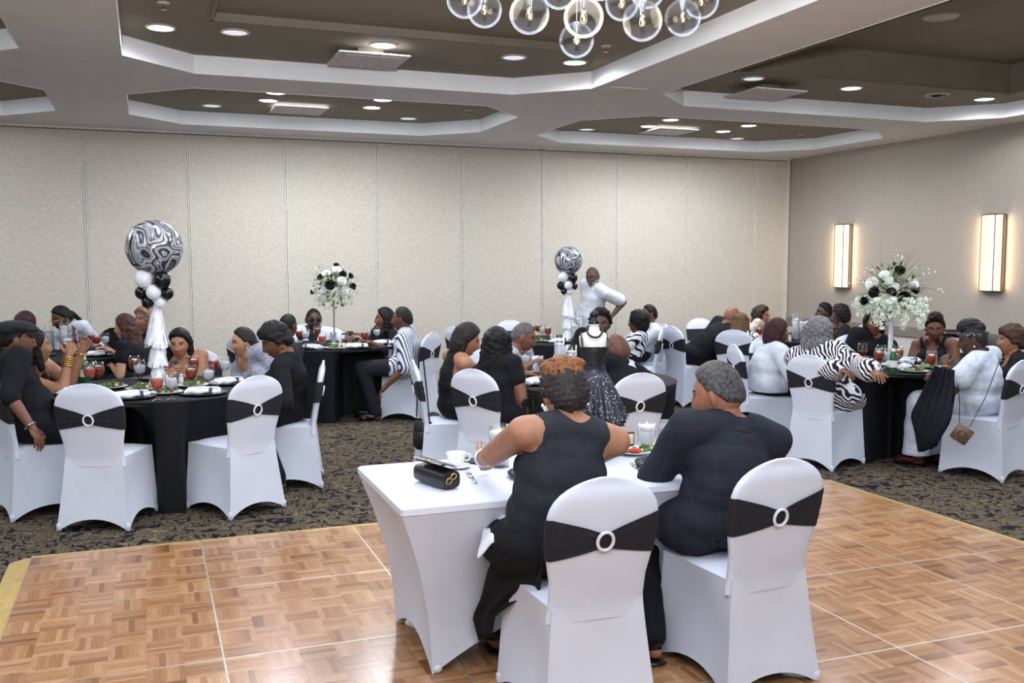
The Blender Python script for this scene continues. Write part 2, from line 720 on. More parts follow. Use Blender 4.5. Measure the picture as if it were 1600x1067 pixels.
struct('trim_2', MB().add(*box((WALL_X - 0.03, WALL_Y - 0.015, CEIL / 2), (0.05, 0.05, CEIL))), M_TRIM)
# wall covering sheets on the right wall
for y in np.arange(11.35, 2.0, -1.32):
    obj('wallcover_seam', MB().add(*box((WALL_X + 0.0095, y, 2.0), (0.0022, 0.004, 2.3))), M_WALLR, wall_right, False)

# partition panels
PX = [-5.1, -3.98, -2.86, -1.74, -0.62, 0.50, 1.62, 2.74, 3.87, 5.00, 6.12, 7.22, 8.37, 8.92]
for a, b in zip(PX[:-1], PX[1:]):
    p = obj('wall_panel', MB().add(*bevbox(((a + b) / 2, WALL_Y + 0.02, (CEIL - 0.03 + 0.09) / 2), (b - a - 0.030, 0.06, CEIL - 0.12), 0.006)), M_PANEL, wall_back, False)
    for x in (a + 0.010, b - 0.010):
        obj('edge_trim', MB().add(*box((x, WALL_Y + 0.018, (CEIL + 0.05) / 2), (0.014, 0.074, CEIL - 0.13))), M_TRIM, p, False)
    obj('bottom_sweep', MB().add(*bevbox(((a + b) / 2, WALL_Y + 0.02, 0.05), (b - a - 0.012, 0.07, 0.09), 0.005)), M_PANEL, p, False)
struct('trim_3', MB().add(*box(((X0 + WALL_X) / 2, WALL_Y + 0.0, CEIL - 0.012), (WALL_X - X0, 0.1, 0.024))), M_TRIM)

# ------------------------------------------------------------------ ceiling with coffers
def octo(x0, x1, y0, y1, c):
    return [(x0 + c, y0), (x1 - c, y0), (x1, y0 + c), (x1, y1 - c), (x1 - c, y1), (x0 + c, y1), (x0, y1 - c), (x0, y0 + c)]

COFFERS = []
for x0, x1 in ((-0.12, 3.69), (4.40, 8.47), (-4.64, -0.80)):
    COFFERS.append((x0, x1, 8.97, 11.32, 0.55, None))
    COFFERS.append((x0, x1, 1.2, 8.28, 0.53, 0.62))
    COFFERS.append((x0, x1, -2.6, 0.5, 0.53, None))
# soffit: strips between coffers, built as one slab with octagonal openings
import bmesh
def build_ceiling():
    mb = MB()
    xs = sorted({X0 - .1, WALL_X + .1} | {v for c in COFFERS for v in (c[0], c[1])})
    ys = sorted({Y0 - .1, WALL_Y + .15} | {v for c in COFFERS for v in (c[2], c[3])})
    for i in range(len(xs) - 1):
        for j in range(len(ys) - 1):
            a, b, c, d = xs[i], xs[i + 1], ys[j], ys[j + 1]
            inside = [q for q in COFFERS if abs(q[0] - a) < 1e-6 and abs(q[2] - c) < 1e-6]
            if inside:
                k = inside[0][4]
                for (cx, cy, sx, sy) in ((a, c, 1, 1), (b, c, -1, 1), (b, d, -1, -1), (a, d, 1, -1)):
                    tri = [(cx, cy, CEIL), (cx + sx * k, cy, CEIL), (cx, cy + sy * k, CEIL)]
                    mb.add(tri, [(0, 1, 2) if sx * sy < 0 else (0, 2, 1)])
            else:
                mb.add([(a, c, CEIL), (b, c, CEIL), (b, d, CEIL), (a, d, CEIL)], [(0, 3, 2, 1)])
    return mb
ceiling = struct('ceiling', build_ceiling(), M_SOFFIT)
for x0, x1, y0, y1, c, inner in COFFERS:
    lip = octo(x0, x1, y0, y1, c)
    mb = MB()
    n = len(lip)
    V = [(x, y, CEIL - 0.004) for x, y in lip] + [(x, y, COF) for x, y in lip]
    mb.add(V, [(i, (i + 1) % n, n + (i + 1) % n, n + i) for i in range(n)])
    cof = obj('coffer_riser', mb, M_RISER, ceiling, False)
    mb = MB()
    if inner is None:
        mb.add([(x, y, COF) for x, y in lip], [tuple(range(n))[::-1]])
    else:
        iy1 = float(atz(330, 30, COF)[1])
        ix0, ix1, iy0 = x0 + float(atz(330, 30, COF)[0]) + .12, x1 - float(atz(330, 30, COF)[0]) - .12, y0 + y1 - iy1
        if x0 > 4:
            iy1 = float(atz(1400, 131, COF)[1])
            ix0, ix1, iy0 = x0 + .45, x1 - .45, y0 + .8
        R = [(ix0, iy0), (ix1, iy0), (ix1, iy1), (ix0, iy1)]
        deep = 0.05 if x0 < 4 else 0.28
        O = [(x, y, COF) for x, y in lip]
        I = [(x, y, COF) for x, y in R]
        mb.add(O + I, [(0, 8, 9, 1), (1, 9, 2), (2, 9, 10, 3), (3, 10, 4), (4, 10, 11, 5), (5, 11, 6), (6, 11, 8, 7), (7, 8, 0)])
        T = [(x, y, COF + deep) for x, y in R]
        mb.add(I + T, [(0, 4, 5, 1), (1, 5, 6, 2), (2, 6, 7, 3), (3, 7, 4, 0), (4, 7, 6, 5)])
        fr = MB()
        for (ax, ay), (bx, by) in zip(R, R[1:] + R[:1]):
            fr.add(*box(((ax + bx) / 2, (ay + by) / 2, COF - 0.004), (abs(bx - ax) + .025 if ax != bx else .025, abs(by - ay) + .025 if ay != by else .025, 0.012)))
        obj('tray_moulding', fr, M_BROWN, ceiling, False)
    obj('coffer_top', mb, M_BROWN, ceiling, False)

# sealed above
obj('roof_slab', MB().add(*box(((X0 + WALL_X) / 2, (Y0 + WALL_Y) / 2, 3.75), (WALL_X - X0 + .4, WALL_Y - Y0 + .4, 0.1))), M_BROWN, ceiling, False)

M_LENS = mat_emit('downlight_lens', (236, 240, 255), 14.0)
M_LENSD = mat_emit('dim_downlight_lens', (226, 230, 240), 0.7)
M_RINGM = mat('downlight_trim', (168, 162, 154), 0.4)
DL = [((251, 45), 1), ((367, 52), 0), ((599, 72), 1), ((803, 91), 0), ((898, 99), 1), ((331, 166), 0), ((419, 158), 1), ((431, 146), 1), ((598, 157), 1), ((581, 169), 1),
      ((638, 186), 0), ((917, 203), 0), ((1013, 198), 1), ((1048, 188), 1), ((1130, 206), 1), ((1170, 197), 1), ((1152, 217), 0), ((1177, 124), 0), ((1330, 139), 1), ((1538, 156), 1)]
def WHERE(px):
    return 'big chandelier coffer' if px[1] < 105 and px[0] < 1000 else ('right coffer above the sconces' if px[0] > 1175 else ('back left coffer' if px[0] < 800 else 'back right coffer'))
for (px, on) in DL:
    p = atz(px[0], px[1], COF - 0.012)
    t = empty('recessed_downlight', (p[0], p[1], COF - 0.001))
    where = WHERE(px)
    seq = [q for q in DL if q[1] == on and WHERE(q[0]) == where]
    seq.sort()
    nth = ['leftmost', 'second from left', 'third from left', 'fourth from left', 'fifth from left'][seq.index((px, on))]
    if len(seq) == 1:
        nth = 'only'
    elif seq.index((px, on)) == len(seq) - 1:
        nth = 'rightmost'
    tag(t, nth + ' of the ' + ('glowing' if on else 'unlit') + ' round downlights in the ' + where if len(seq) > 1 else ('glowing' if on else 'unlit') + ' round downlight in the ' + where, 'downlight', ('lit' if on else 'unlit') + ' downlights in the ' + where)
    obj('trim_ring', MB().add(*lathe([(0.108, -0.0), (0.108, -0.006), (0.096, -0.012), (0.089, -0.010), (0.087, -0.001)], 28)), M_RINGM, t)
    obj('lens', MB().add(*lathe([(0.088, -0.006), (0.055, -0.010), (0.001, -0.012)], 28)), M_LENS if on else M_LENSD, t)
    if on:
        d = bpy.data.lights.new('downlight_lamp', 'SPOT')
        d.energy = 48
        d.spot_size = math.radians(172)
        d.spot_blend = 0.5
        d.shadow_soft_size = 0.07
        d.color = (0.9, 0.94, 1.0)
        lo = bpy.data.objects.new('downlight_lamp', d)
        COL.objects.link(lo)
        lo.parent = t
        lo.location = (0, 0, -0.03)

# square air deflectors and ceiling plates
M_PLATE = mat('ceiling_plate', (184, 180, 178), 0.6)
M_PLATEL = mat('access_panel_paint', (206, 200, 188), 0.8, var=0.01)
for px, z, m, lab in (([(517, 99), (535, 80), (633, 89), (614, 108)], COF - 0.075, M_PLATE, 'grey square air diffuser plate hanging in the chandelier coffer'),
                      ([(425, 175), (433, 164), (508, 169), (498, 180)], COF - 0.03, M_PLATE, 'flat square air diffuser in the back left coffer'),
                      ([(1003, 208), (1035, 196), (1088, 203), (1052, 214)], COF - 0.03, M_PLATE, 'flat square air diffuser in the back right coffer'),
                      ([(1137, 151), (1183, 136), (1254, 143), (1210, 157)], COF - 0.075, M_PLATE, 'grey square air diffuser plate hanging in the right coffer')):
    q = np.mean([atz(x, y, z) for x, y in px], 0)
    t = empty('air_diffuser', (q[0], q[1], COF))
    tag(t, lab, 'air vent')
    h = COF - z
    obj('plate', MB().add(*bevbox((0, 0, -h), (0.56, 0.54, 0.014), 0.004)), M_PLATE, t, False)
    obj('inner_plate', MB().add(*bevbox((0, 0, -h - 0.009), (0.44, 0.42, 0.008), 0.003)), M_PLATE, t, False)
    obj('neck', MB().add(*box((0, 0, -h / 2 - .002), (0.2, 0.2, h))), M_BROWN, t, False)
q = np.mean([atz(640 + x / 2.857, y / 2.857, CEIL) for x, y in ((815, 412), (908, 383), (1065, 398), (970, 428))], 0)
tag(obj('access_panel', MB().add(*bevbox((0, 0, -0.006), (0.37, 0.37, 0.012), 0.003)), M_PLATEL, None, False, (q[0], q[1], CEIL)), 'cream square access panel on the soffit between coffers', 'access panel')
q = atz(1470, 28, COF + 0.268)
tag(obj('ceiling_speaker', MB().add(*lathe([(0.14, 0.0), (0.135, -0.01), (0.11, -0.012), (0.001, -0.012)], 28)), M_RINGM, None, True, (q[0], q[1], COF + 0.28)), 'round taupe speaker grille high in the right coffer', 'speaker')
q = atz(1465, 152, COF - 0.03)
t = tag(empty('projector_pocket', (q[0], q[1], COF)), 'dark oval fitting between two downlights in the right coffer', 'ceiling fitting')
obj('housing', MB().add(*lathe([(0.12, 0), (0.12, -0.012), (0.1, -0.02), (0.09, -0.01)], 24)), M_RINGM, t)
obj('lens', MB().add(*ell((0, 0, -0.01), (0.09, 0.09, 0.03))), M_BLACK, t)
for x, y in ((255, 9), (1252, 213), (947, 76), (732, 175)):
    q = atz(x, y, COF - 0.02)
    t = tag(empty('fire_sprinkler', (q[0], q[1], COF)), 'small pendent fire sprinkler ' + {255: 'near the left edge of the chandelier coffer', 1252: 'in the back right coffer corner', 947: 'beside the chandelier globes', 732: 'in the back left coffer corner'}[x], 'sprinkler')
    obj('escutcheon', MB().add(*lathe([(0.04, 0), (0.038, -0.006), (0.012, -0.01)], 18)), M_PLATE, t)
    obj('deflector', MB().add(*lathe([(0.008, -0.008), (0.008, -0.04), (0.02, -0.042), (0.02, -0.046), (0.001, -0.046)], 12)), M_BRASS, t)

# ------------------------------------------------------------------ wall sconces
def _shade():
    k = NT('sconce_diffuser')
    k.b.inputs['Base Color'].default_value = lin((240, 225, 200))
    k.b.inputs['Emission Color'].default_value = lin((255, 226, 186))
    k.b.inputs['Emission Strength'].default_value = 0.8
    tr = k.n('ShaderNodeBsdfTransparent')
    mx = k.n('ShaderNodeMixShader')
    mx.inputs['Fac'].default_value = 0.78
    k.l(tr.outputs['BSDF'], mx.inputs[1])
    k.l(k.b.outputs['BSDF'], mx.inputs[2])
    k.l(mx.outputs['Shader'], k.t.nodes['Material Output'].inputs['Surface'])
    return k.m
M_SHADE = _shade()
M_TUBE = mat_emit('sconce_tube', (255, 246, 230), 3.0)
M_BRONZE = mat('bronze_frame', (120, 104, 88), 0.4, 0.5)
def sconce(px, lab):
    p = atx(px[0], px[1], WALL_X - 0.1)
    t = tag(empty('wall_sconce', (WALL_X + 0.01, p[1], p[2])), lab, 'wall sconce', 'tall sconces on the right wall')
    w, h, d = 0.15, 0.43, 0.10
    a = np.linspace(-1, 1, 15)
    yy, xx = a * w, -d * (1 - 0.55 * a * a)
    V = np.concatenate([np.stack([xx, yy, np.full(15, z)], 1) for z in (-h, h)])
    o = obj('diffuser', MB().add(V, gridfaces(2, 15)), M_SHADE, t)
    obj('lamp_tube', MB().add(*capsule((-0.055, -0.03, -h * .9), (-0.055, -0.03, h * .9), 0.03, 0.03)), M_TUBE, t)
    for z in (-h, h):
        mb = MB()
        P = np.stack([xx * 1.03, yy * 1.02, np.full(15, z)], 1)
        mb.add(*tube(P, 0.007, 6))
        poly = [(0.0, -w, z), (0.0, w, z)] + [(x, y, z) for x, y in zip(xx[::-1], yy[::-1])]
        mb.add(poly, [tuple(range(len(poly)))])
        obj('end_plate', mb, M_BRONZE, t, False)
    for y in (-w, w, -0.075):
        k = -d * (1 - 0.55 * (y / w) ** 2)
        obj('frame_bar', MB().add(*box((k * 1.02, y, 0), (0.009, 0.009, 2 * h))), M_BRONZE, t, False)
    obj('back_plate', MB().add(*box((-0.006, 0, 0), (0.012, 2 * w + .012, 2 * h))), M_BRONZE, t, False)
    for sy in (-1, 1):
        area_light('sconce_lamp', (-0.05, sy * (w + .012), 0), (0.06, 0.8), 2.2, (1.0, 0.72, 0.42), (math.radians(90) * sy, 0, 0), t)
sconce((1309, 400), 'lit rectangular wall sconce nearer the room corner')
sconce((1542, 395), 'lit rectangular wall sconce nearer the right picture edge')

# ------------------------------------------------------------------ dance floor
PAN = 0.9
DX0, DY1 = -0.645, 5.835
dance = tag(empty('dance_floor', (DX0, DY1, 0)), 'portable oak parquet dance floor with gold edge strips', 'dance floor')
NPX, NPY, NB = 6, 5, 6
BS = (PAN - 0.008) / NB
def block_mesh(seed):
    r = random.Random(seed)
    mb = MB()
    sh = []
    nf = 6
    w = BS / nf
    for i in range(nf):
        V, F = box(((i + .5) * w - BS / 2, 0, 0), (w, BS - 0.0006, 0.006))
        V = V[[0, 2, 6, 4, 1, 3, 7, 5]]
        ins = 0.0
        top = V[4:].copy()
        top[:, :2] += np.sign(np.array([[(i + .5) * w - BS / 2, 0]]) - top[:, :2]) * ins
        top[:, 2] = 0.003
        V[4:, 2] = 0.0022
        V = np.concatenate([V, top])
        mb.add(V, [(0, 4, 5, 1), (1, 5, 6, 2), (2, 6, 7, 3), (3, 7, 4, 0), (4, 8, 9, 5), (5, 9, 10, 6), (6, 10, 11, 7), (7, 11, 8, 4), (8, 11, 10, 9)])
        base = r.gauss(0.3, 0.16) - (0.28 if r.random() < .12 else 0)
        sh += [base] * 12
    me = bpy.data.meshes.new('parquet_block')
    me.from_pydata(mb.verts().tolist(), [], [q[::-1] for q in mb.f])
    at = me.attributes.new('shade', 'FLOAT', 'POINT')
    at.data.foreach_set('value', sh)
    me.materials.append(M_PARQ)
    me.update()
    return me
BM = [block_mesh(100 + i) for i in range(14)]
cand = []
for i in range(NPX):
    for j in range(NPY):
        for a in range(NB):
            for b in range(NB):
                cx = DX0 + i * PAN + 0.004 + (a + .5) * BS
                cy = DY1 - j * PAN - 0.004 - (b + .5) * BS
                q = np.array([cx, cy, DECK]) - CAM
                dz = q @ c_f
                if dz > 0.5:
                    x, y = 800 + FPX * (q @ c_r) / dz, 533.5 - FPX * (q @ c_u) / dz
                else:
                    x = y = 1e6
                vis = -30 < x < 1630 and y < 1100 and not (640 < x < 1250 and y < 1060 - 0.0 * x and x < 1230)
                cand.append(((0 if vis else 1), dz, i, j, a, b, cx, cy))
cand.sort()
single = {c[2:6] for c in cand[:300]}
panels = {}
bulk = {}
for i in range(NPX):
    for j in range(NPY):
        px, py = DX0 + (i + .5) * PAN, DY1 - (j + .5) * PAN
        mb = MB().add(*box((0, 0, DECK / 2 - 0.002), (PAN - 0.001, PAN - 0.001, DECK - 0.004)))
        for s in (-1, 1):
            mb.add(*box((s * (PAN / 2 - 0.002), 0, DECK - 0.003), (0.004, PAN, 0.008)))
            mb.add(*box((0, s * (PAN / 2 - 0.002), DECK - 0.003), (PAN, 0.004, 0.008)))
        panels[i, j] = obj('floor_panel', mb, M_ALU, dance, False, (px - DX0, py - DY1, 0))
rr = random.Random(3)
for _, dz, i, j, a, b, cx, cy in cand:
    me = BM[rr.randrange(len(BM))]
    rot = (math.pi / 2 if (a + b + i + j) % 2 else 0) + (math.pi if rr.random() < .5 else 0)
    loc = (cx - (DX0 + (i + .5) * PAN), cy - (DY1 - (j + .5) * PAN), DECK - 0.002)
    if (i, j, a, b) in single:
        o = bpy.data.objects.new('parquet_block', me)
        COL.objects.link(o)
        o.parent = panels[i, j]
        o.location = loc
        o.rotation_euler = (0, 0, rot)
    else:
        bulk.setdefault((i, j), []).append((me, rot, loc))
for (i, j), L in bulk.items():
    V, F, S = [], [], []
    for me, rot, loc in L:
        co = np.empty(len(me.vertices) * 3)
        me.vertices.foreach_get('co', co)
        co = co.reshape(-1, 3)
        s = np.empty(len(me.vertices))
        me.attributes['shade'].data.foreach_get('value', s)
        c_, s_ = math.cos(rot), math.sin(rot)
        o0 = sum(len(v) for v in V)
        V.append(np.stack([co[:, 0] * c_ - co[:, 1] * s_, co[:, 0] * s_ + co[:, 1] * c_, co[:, 2]], 1) + np.array(loc))
        S.append(s + rr.uniform(-.1, .2))
        F += [tuple(k + o0 for k in p.vertices) for p in me.polygons]
    me = bpy.data.meshes.new('parquet_blocks_rest')
    me.from_pydata(np.concatenate(V).tolist(), [], F)
    me.attributes.new('shade', 'FLOAT', 'POINT').data.foreach_set('value', np.concatenate(S))
    me.materials.append(M_PARQ)
    o = bpy.data.objects.new('parquet_field', me)
    COL.objects.link(o)
    o.parent = panels[i, j]
    o['kind'] = 'stuff'
def ramp_strip(p0, p1, out, wd):
    # sloping edge strip from deck level down to the carpet
    p0, p1, out = np.array(p0, float), np.array(p1, float), np.array(out, float)
    f = out * 0.035
    V = [(*p0, 0), (*p1, 0), (*p1, DECK + .002), (*p0, DECK + .002), (*(p0 + f), DECK + .001), (*(p1 + f), DECK + .001), (*(p0 + out * wd), 0.001), (*(p1 + out * wd), 0.001)]
    return MB().add(V, [(0, 1, 2, 3), (3, 2, 5, 4), (4, 5, 7, 6), (0, 3, 4, 6), (1, 7, 5, 2), (0, 6, 7, 1)])
W_, H_ = NPX * PAN, NPY * PAN
for k in range(NPY):
    obj('edge_strip', ramp_strip((0, -k * PAN), (0, -(k + 1) * PAN + .001), (-1, 0), 0.11), M_GOLD, dance, False)
    obj('edge_strip', ramp_strip((W_, -k * PAN), (W_, -(k + 1) * PAN + .001), (1, 0), 0.075), M_GOLD, dance, False)
for k in range(NPX):
    obj('edge_strip', ramp_strip((k * PAN, 0), ((k + 1) * PAN - .001, 0), (0, 1), 0.075), M_GOLD, dance, False)


# ================================================================== CHAIRS
def chair_back_y(z):
    return -0.195 - 0.085 * np.clip((z - 0.44) / 0.48, 0, 1) ** 1.1

def chair_half_w(z):
    return float(np.interp(z, [0.40, 0.47, 0.55, 0.64, 0.72, 0.78], [0.192, 0.183, 0.186, 0.204, 0.211, 0.212]))

def superloop(w, t, n=28, e=0.55):
    th = np.linspace(0, 2 * np.pi, n, endpoint=False)
    c, s = np.cos(th), np.sin(th)
    return np.stack([w * np.sign(c) * np.abs(c) ** e, t * np.sign(s) * np.abs(s) ** e], 1), th

def build_chair():
    t = empty('banquet_chair', (0, 0, 0))
    mb = MB()
    # skirt: four stretched panels between the legs
    top = [(-.195, .225), (.195, .225), (.177, -.2165), (-.177, -.2165)]
    bot = [(-.225, .24), (.225, .24), (.225, -.265), (-.225, -.265)]
    nt, nv = 15, 10
    for k in range(4):
        a0, a1 = np.array(top[k]), np.array(top[(k + 1) % 4])
        b0, b1 = np.array(bot[k]), np.array(bot[(k + 1) % 4])
        side = a1 - a0
        inn = np.array([side[1], -side[0]]) / np.linalg.norm(side)
        P = []
        for u in np.linspace(0, 1, nt):
            arch = 0.075 * (1 - abs(2 * u - 1) ** 2.2)
            for v in np.linspace(0, 1, nv):
                pt, pb = a0 + (a1 - a0) * u, b0 + (b1 - b0) * u
                vv = v ** 1.15
                p = pt + (pb - pt) * vv
                p = p + inn * ((0.035 if k != 2 else 0.012) * math.sin(math.pi * u) * math.sin(math.pi * min(1, v * .9)) + 0.012 * math.sin(math.pi * u) * v)
                z0 = 0.455 if k != 2 else 0.462
                z = z0 - (z0 - arch) * v
                P.append((p[0], p[1], max(z, 0.003)))
        mb.add(P, gridfaces(nt, nv))
    # seat
    S = []
    n = 11
    for i, u in enumerate(np.linspace(-1, 1, n)):
        for v in np.linspace(-1, 1, n):
            y = 0.003 + 0.222 * v
            w = 0.186 + 0.009 * v
            z = 0.455 + 0.02 * (1 - u ** 4) * (1 - v ** 4) ** .5
            S.append((u * w, y, z))
    mb.add(S, gridfaces(n, n))
    obj('seat_cover', mb, M_WHITE, t, True, sharp=50)
    # leg pockets
    for x, y in bot:
        obj('foot_pocket', MB().add(*bevbox((x * .945, y * .95, 0.03), (0.03, 0.03, 0.054), 0.008)), M_WHITE, t)
    # back
    bb = MB()
    zs = list(np.linspace(0.40, 0.78, 16)) + [0.78 + 0.145 * math.sin(a) for a in np.linspace(0.12, math.pi / 2 - 0.05, 9)]
    L = []
    for z in zs:
        w = chair_half_w(z) if z <= 0.78 else 0.212 * math.sqrt(max(0, 1 - ((z - 0.78) / 0.146) ** 2))
        th = 0.024 if z < 0.86 else 0.024 * max(0.35, (0.93 - z) / 0.07)
        l, _ = superloop(max(w, .03), th)
        L.append(np.stack([l[:, 0], l[:, 1] + chair_back_y(z) - 0.25 * 0.024 * 0, np.full(len(l), z)], 1))
    nl = len(L[0])
    bb.add(np.concatenate(L), gridfaces(len(L), nl, False, True))
    bb.add(L[-1], [tuple(range(nl))])
    # rear sheet that runs on from the back to the floor
    obj('back_cover', bb, M_WHITE, t, True, sharp=60)
    # sash
    l, th = superloop(1, 1, 64, 0.5)
    rows = 9
    G = []
    for k, (cx, cy) in enumerate(l):
        rear = max(0.0, -cy)
        e = abs(cx)
        p = min(1.0, (e / 0.92)) ** 0.85 if cy < 0 else 1.0
        zt, zb = 0.722 + (0.788 - 0.722) * p, 0.672 + (0.636 - 0.672) * p
        for r in range(rows):
            z = zb + (zt - zb) * r / (rows - 1)
            w = chair_half_w(min(z, .78)) + 0.004
            if z > .78:
                w = 0.212 * math.sqrt(max(0, 1 - ((z - 0.78) / 0.146) ** 2)) + 0.004
            rip = 0.0035 * math.sin(r * 2.4 + 3 * e) * (1 - 0.3 * p) if 0 < r < rows - 1 else 0.0
            y = chair_back_y(z) + cy * (0.0285 + rip) - (0.004 * (1 - p) if cy < 0 else 0)
            G.append((cx * (w), y, z))
    sash = obj('sash', MB().add(np.array(G), gridfaces(64, rows, True)), M_SASH, t)
    z = 0.697
    obj('buckle', MB().add(*torus((0, chair_back_y(z) - 0.038, z), 0.030, 0.0062, (1, 0, 0), (0, -0.17, 0.985), sy=1.12)), M_RING, sash)
    return t

CH0 = build_chair()
_used = [False]
def chair(x, y, yaw, label):
    global CH0
    if not _used[0]:
        o = CH0
        _used[0] = True
    else:
        o = copy_tree(CH0)
    o.location = (x, y, 0)
    o.rotation_euler = (0, 0, -math.radians(yaw))
    tag(o, label, 'chair', 'white covered banquet chairs')
    return o

# ================================================================== ROUND TABLES
TZ = 0.76
OBST = {k: [] for k in range(7)}   # chairs and legs that push a cloth inwards: (x, y, yaw, half width, half depth, height)
def round_table(k, x, y, r, label, seed):
    rg = np.random.default_rng(seed)
    t = tag(empty('round_table', (x, y, 0)), label, 'table', 'round tables under black cloths')
    n, nv = 180, 22
    th = np.linspace(0, 2 * np.pi, n, endpoint=False)
    ph = rg.uniform(0, 6.28, 4)
    fold = 0.5 * np.sin(13 * th + ph[0]) + 0.35 * np.sin(21 * th + ph[1]) + 0.3 * np.sin(7 * th + ph[2])
    lim = np.full(n, 9.0)
    hgt = np.zeros(n)
    for i in range(n):
        for (ox, oy, oyaw, hw, hd_, oh) in OBST[k]:
            rs = np.arange(0.22, 0.84, 0.01)
            dx, dy = x + rs * math.cos(th[i]) - ox, y + rs * math.sin(th[i]) - oy
            a = math.radians(oyaw)
            lx, ly = dx * math.cos(a) - dy * math.sin(a), dx * math.sin(a) + dy * math.cos(a)
            hit = (np.abs(lx) < hw) & (np.abs(ly) < hd_)
            if hit.any():
                q = rs[np.argmax(hit)] - 0.015
                if q < lim[i]:
                    lim[i] = q
                hgt[i] = max(hgt[i], oh)
    hg = hgt.copy()
    for _ in range(4):
        lim = np.minimum(lim, np.minimum(np.roll(lim, 1), np.roll(lim, -1)) + 0.05)
        hg = np.maximum(hg, np.maximum(np.roll(hg, 1), np.roll(hg, -1)) - 0.03)
    V = []
    for rad in (0.001, 0.3, 0.6, 0.9, 0.985):
        V.append(np.stack([r * rad * np.cos(th), r * rad * np.sin(th), np.full(n, TZ)], 1))
    for v in np.linspace(0, 1, nv):
        rr_ = r * (1 - 0.085 * v) + 0.035 * v ** .7 * fold
        z = TZ - 0.006 - (TZ - 0.012) * v
        tt = np.clip((TZ - z) / np.maximum(TZ - hg - 0.03, 0.06), 0, 1)
        cap_ = r + (np.minimum(lim, r) - r) * tt
        rr_ = np.minimum(rr_, cap_ + 0.01 * fold * v)
        V.append(np.stack([rr_ * np.cos(th), rr_ * np.sin(th), np.full(n, z)], 1))
    obj('tablecloth', MB().add(np.concatenate(V), gridfaces(len(V), n, False, True)), M_BCLOTH, t, True, sharp=60)
    obj('table_board', MB().add(*lathe([(0.001, TZ - 0.005), (r * .97, TZ - 0.005), (r * .97, TZ - 0.03), (0.001, TZ - 0.03)], 40)), M_BLACK, t)
    for a in range(4):
        c, s = math.cos(a * math.pi / 2 + .7), math.sin(a * math.pi / 2 + .7)
        obj('leg', MB().add(*tube([(0.14 * c, 0.14 * s, TZ - .03), (0.16 * c, 0.16 * s, 0)], 0.016, 8)), M_CHROME, t)
    return t
T = {0: (-0.95, 10.3), 1: (0.05, 7.33), 2: (1.88, 10.55), 3: (4.5, 10.25), 4: (3.12, 6.75), 5: (6.9, 9.75), 6: (6.06, 6.68)}
TN = {0: 'far back left table', 1: 'near left table', 2: 'back table with tall flowers', 3: 'back middle table', 4: 'middle table', 5: 'back corner table', 6: 'right table with tall flowers'}
# ================================================================== HEAD TABLE
HX0, HX1, HY0, HY1, HZ = 0.86, 2.69, 3.42, 4.22, 0.75
def head_table():
    t = tag(empty('head_table', ((HX0 + HX1) / 2, (HY0 + HY1) / 2, 0)), 'long head table under a stretched white spandex cover', 'table')
    hx, hy = (HX1 - HX0) / 2, (HY1 - HY0) / 2
    mb = MB().add(*bevbox((0, 0, HZ - 0.02), (2 * hx, 2 * hy, 0.04), 0.008))
    obj('top_cover', mb, M_WHITE, t, True, sharp=40)
    mb = MB()
    top = [(-hx + .004, hy - .004), (hx - .004, hy - .004), (hx - .004, -hy + .004), (-hx + .004, -hy + .004)]
    ins = 0.16
    bot = [(-hx + ins, hy + .04 - ins * .5), (hx - ins, hy + .04 - ins * .5), (hx - ins, -hy + ins), (-hx + ins, -hy + ins)]
    nt, nv = 27, 20
    for k in range(4):
        a0, a1 = np.array(top[k]), np.array(top[(k + 1) % 4])
        b0, b1 = np.array(bot[k]), np.array(bot[(k + 1) % 4])
        side = a1 - a0
        ln = np.linalg.norm(side)
        inn = np.array([side[1], -side[0]]) / ln
        hem = 0.25 if ln > 1 else 0.10
        P = []
        for u in np.linspace(0, 1, nt):
            arch = hem * (1 - abs(2 * u - 1) ** 1.9)
            for v in np.linspace(0, 1, nv):
                pt, pb = a0 + (a1 - a0) * u, b0 + (b1 - b0) * u
                f = 1 - (1 - v) ** 1.9
                p = pt + (pb - pt) * f + inn * 0.03 * math.sin(math.pi * u) * math.sin(math.pi * v)
                P.append((p[0], p[1], DECK + (HZ - 0.036 - DECK) * (1 - v) + arch * v))
        mb.add(P, gridfaces(nt, nv))
    obj('skirt_cover', mb, M_WHITE, t, True, sharp=35)
    for x, y in bot:
        obj('foot_pocket', MB().add(*ell((x * .97, y * .95, DECK + 0.02), (0.022, 0.022, 0.02))), M_WHITE, t)
    return t
head_table()

# ================================================================== CHAIR PLACES
def toward(x, y, tx, ty):
    return math.degrees(math.atan2(tx - x, ty - y))
CH = []
def chair_at(k, x, y, label, yaw=None):
    yaw = toward(x, y, *T[k]) if yaw is None else yaw
    OBST[k].append((x, y, yaw, 0.215, 0.235, 0.47))
    chair(x, y, yaw, label)
chair(1.465, 3.205, 1, 'white chair with black sash in front, woman in sleeveless black on it')
chair(2.205, 3.25, -3, 'white chair with black sash in front, man in plaid blazer on it')
chair_at(1, -0.26, 6.60, 'empty white chair with black sash at the near left table, the left one', 21)
chair_at(1, 0.515, 6.65, 'empty white chair with black sash at the near left table, the right one', -31)
chair_at(1, 0.95, 7.26, 'white chair under the woman in the long sleeved black dress', -80)
chair_at(1, 0.90, 8.52, 'white chair with black sash left of the woman in the grey patterned top', -128)
chair_at(1, 0.33, 8.30, 'white chair under the woman looking at her phone', 190)
chair_at(1, -0.70, 7.06, 'white chair under the man in the black cap', 66)
chair_at(1, -0.98, 7.58, 'white chair under the woman taking a selfie', 100)
chair_at(0, -0.05, 9.85, 'white chair under the woman with long brown hair', -60)
chair_at(0, -0.45, 11.12, 'white chair under the man in the grey vest')
chair_at(0, -1.55, 10.95, 'white chair under the person with long dark red hair')
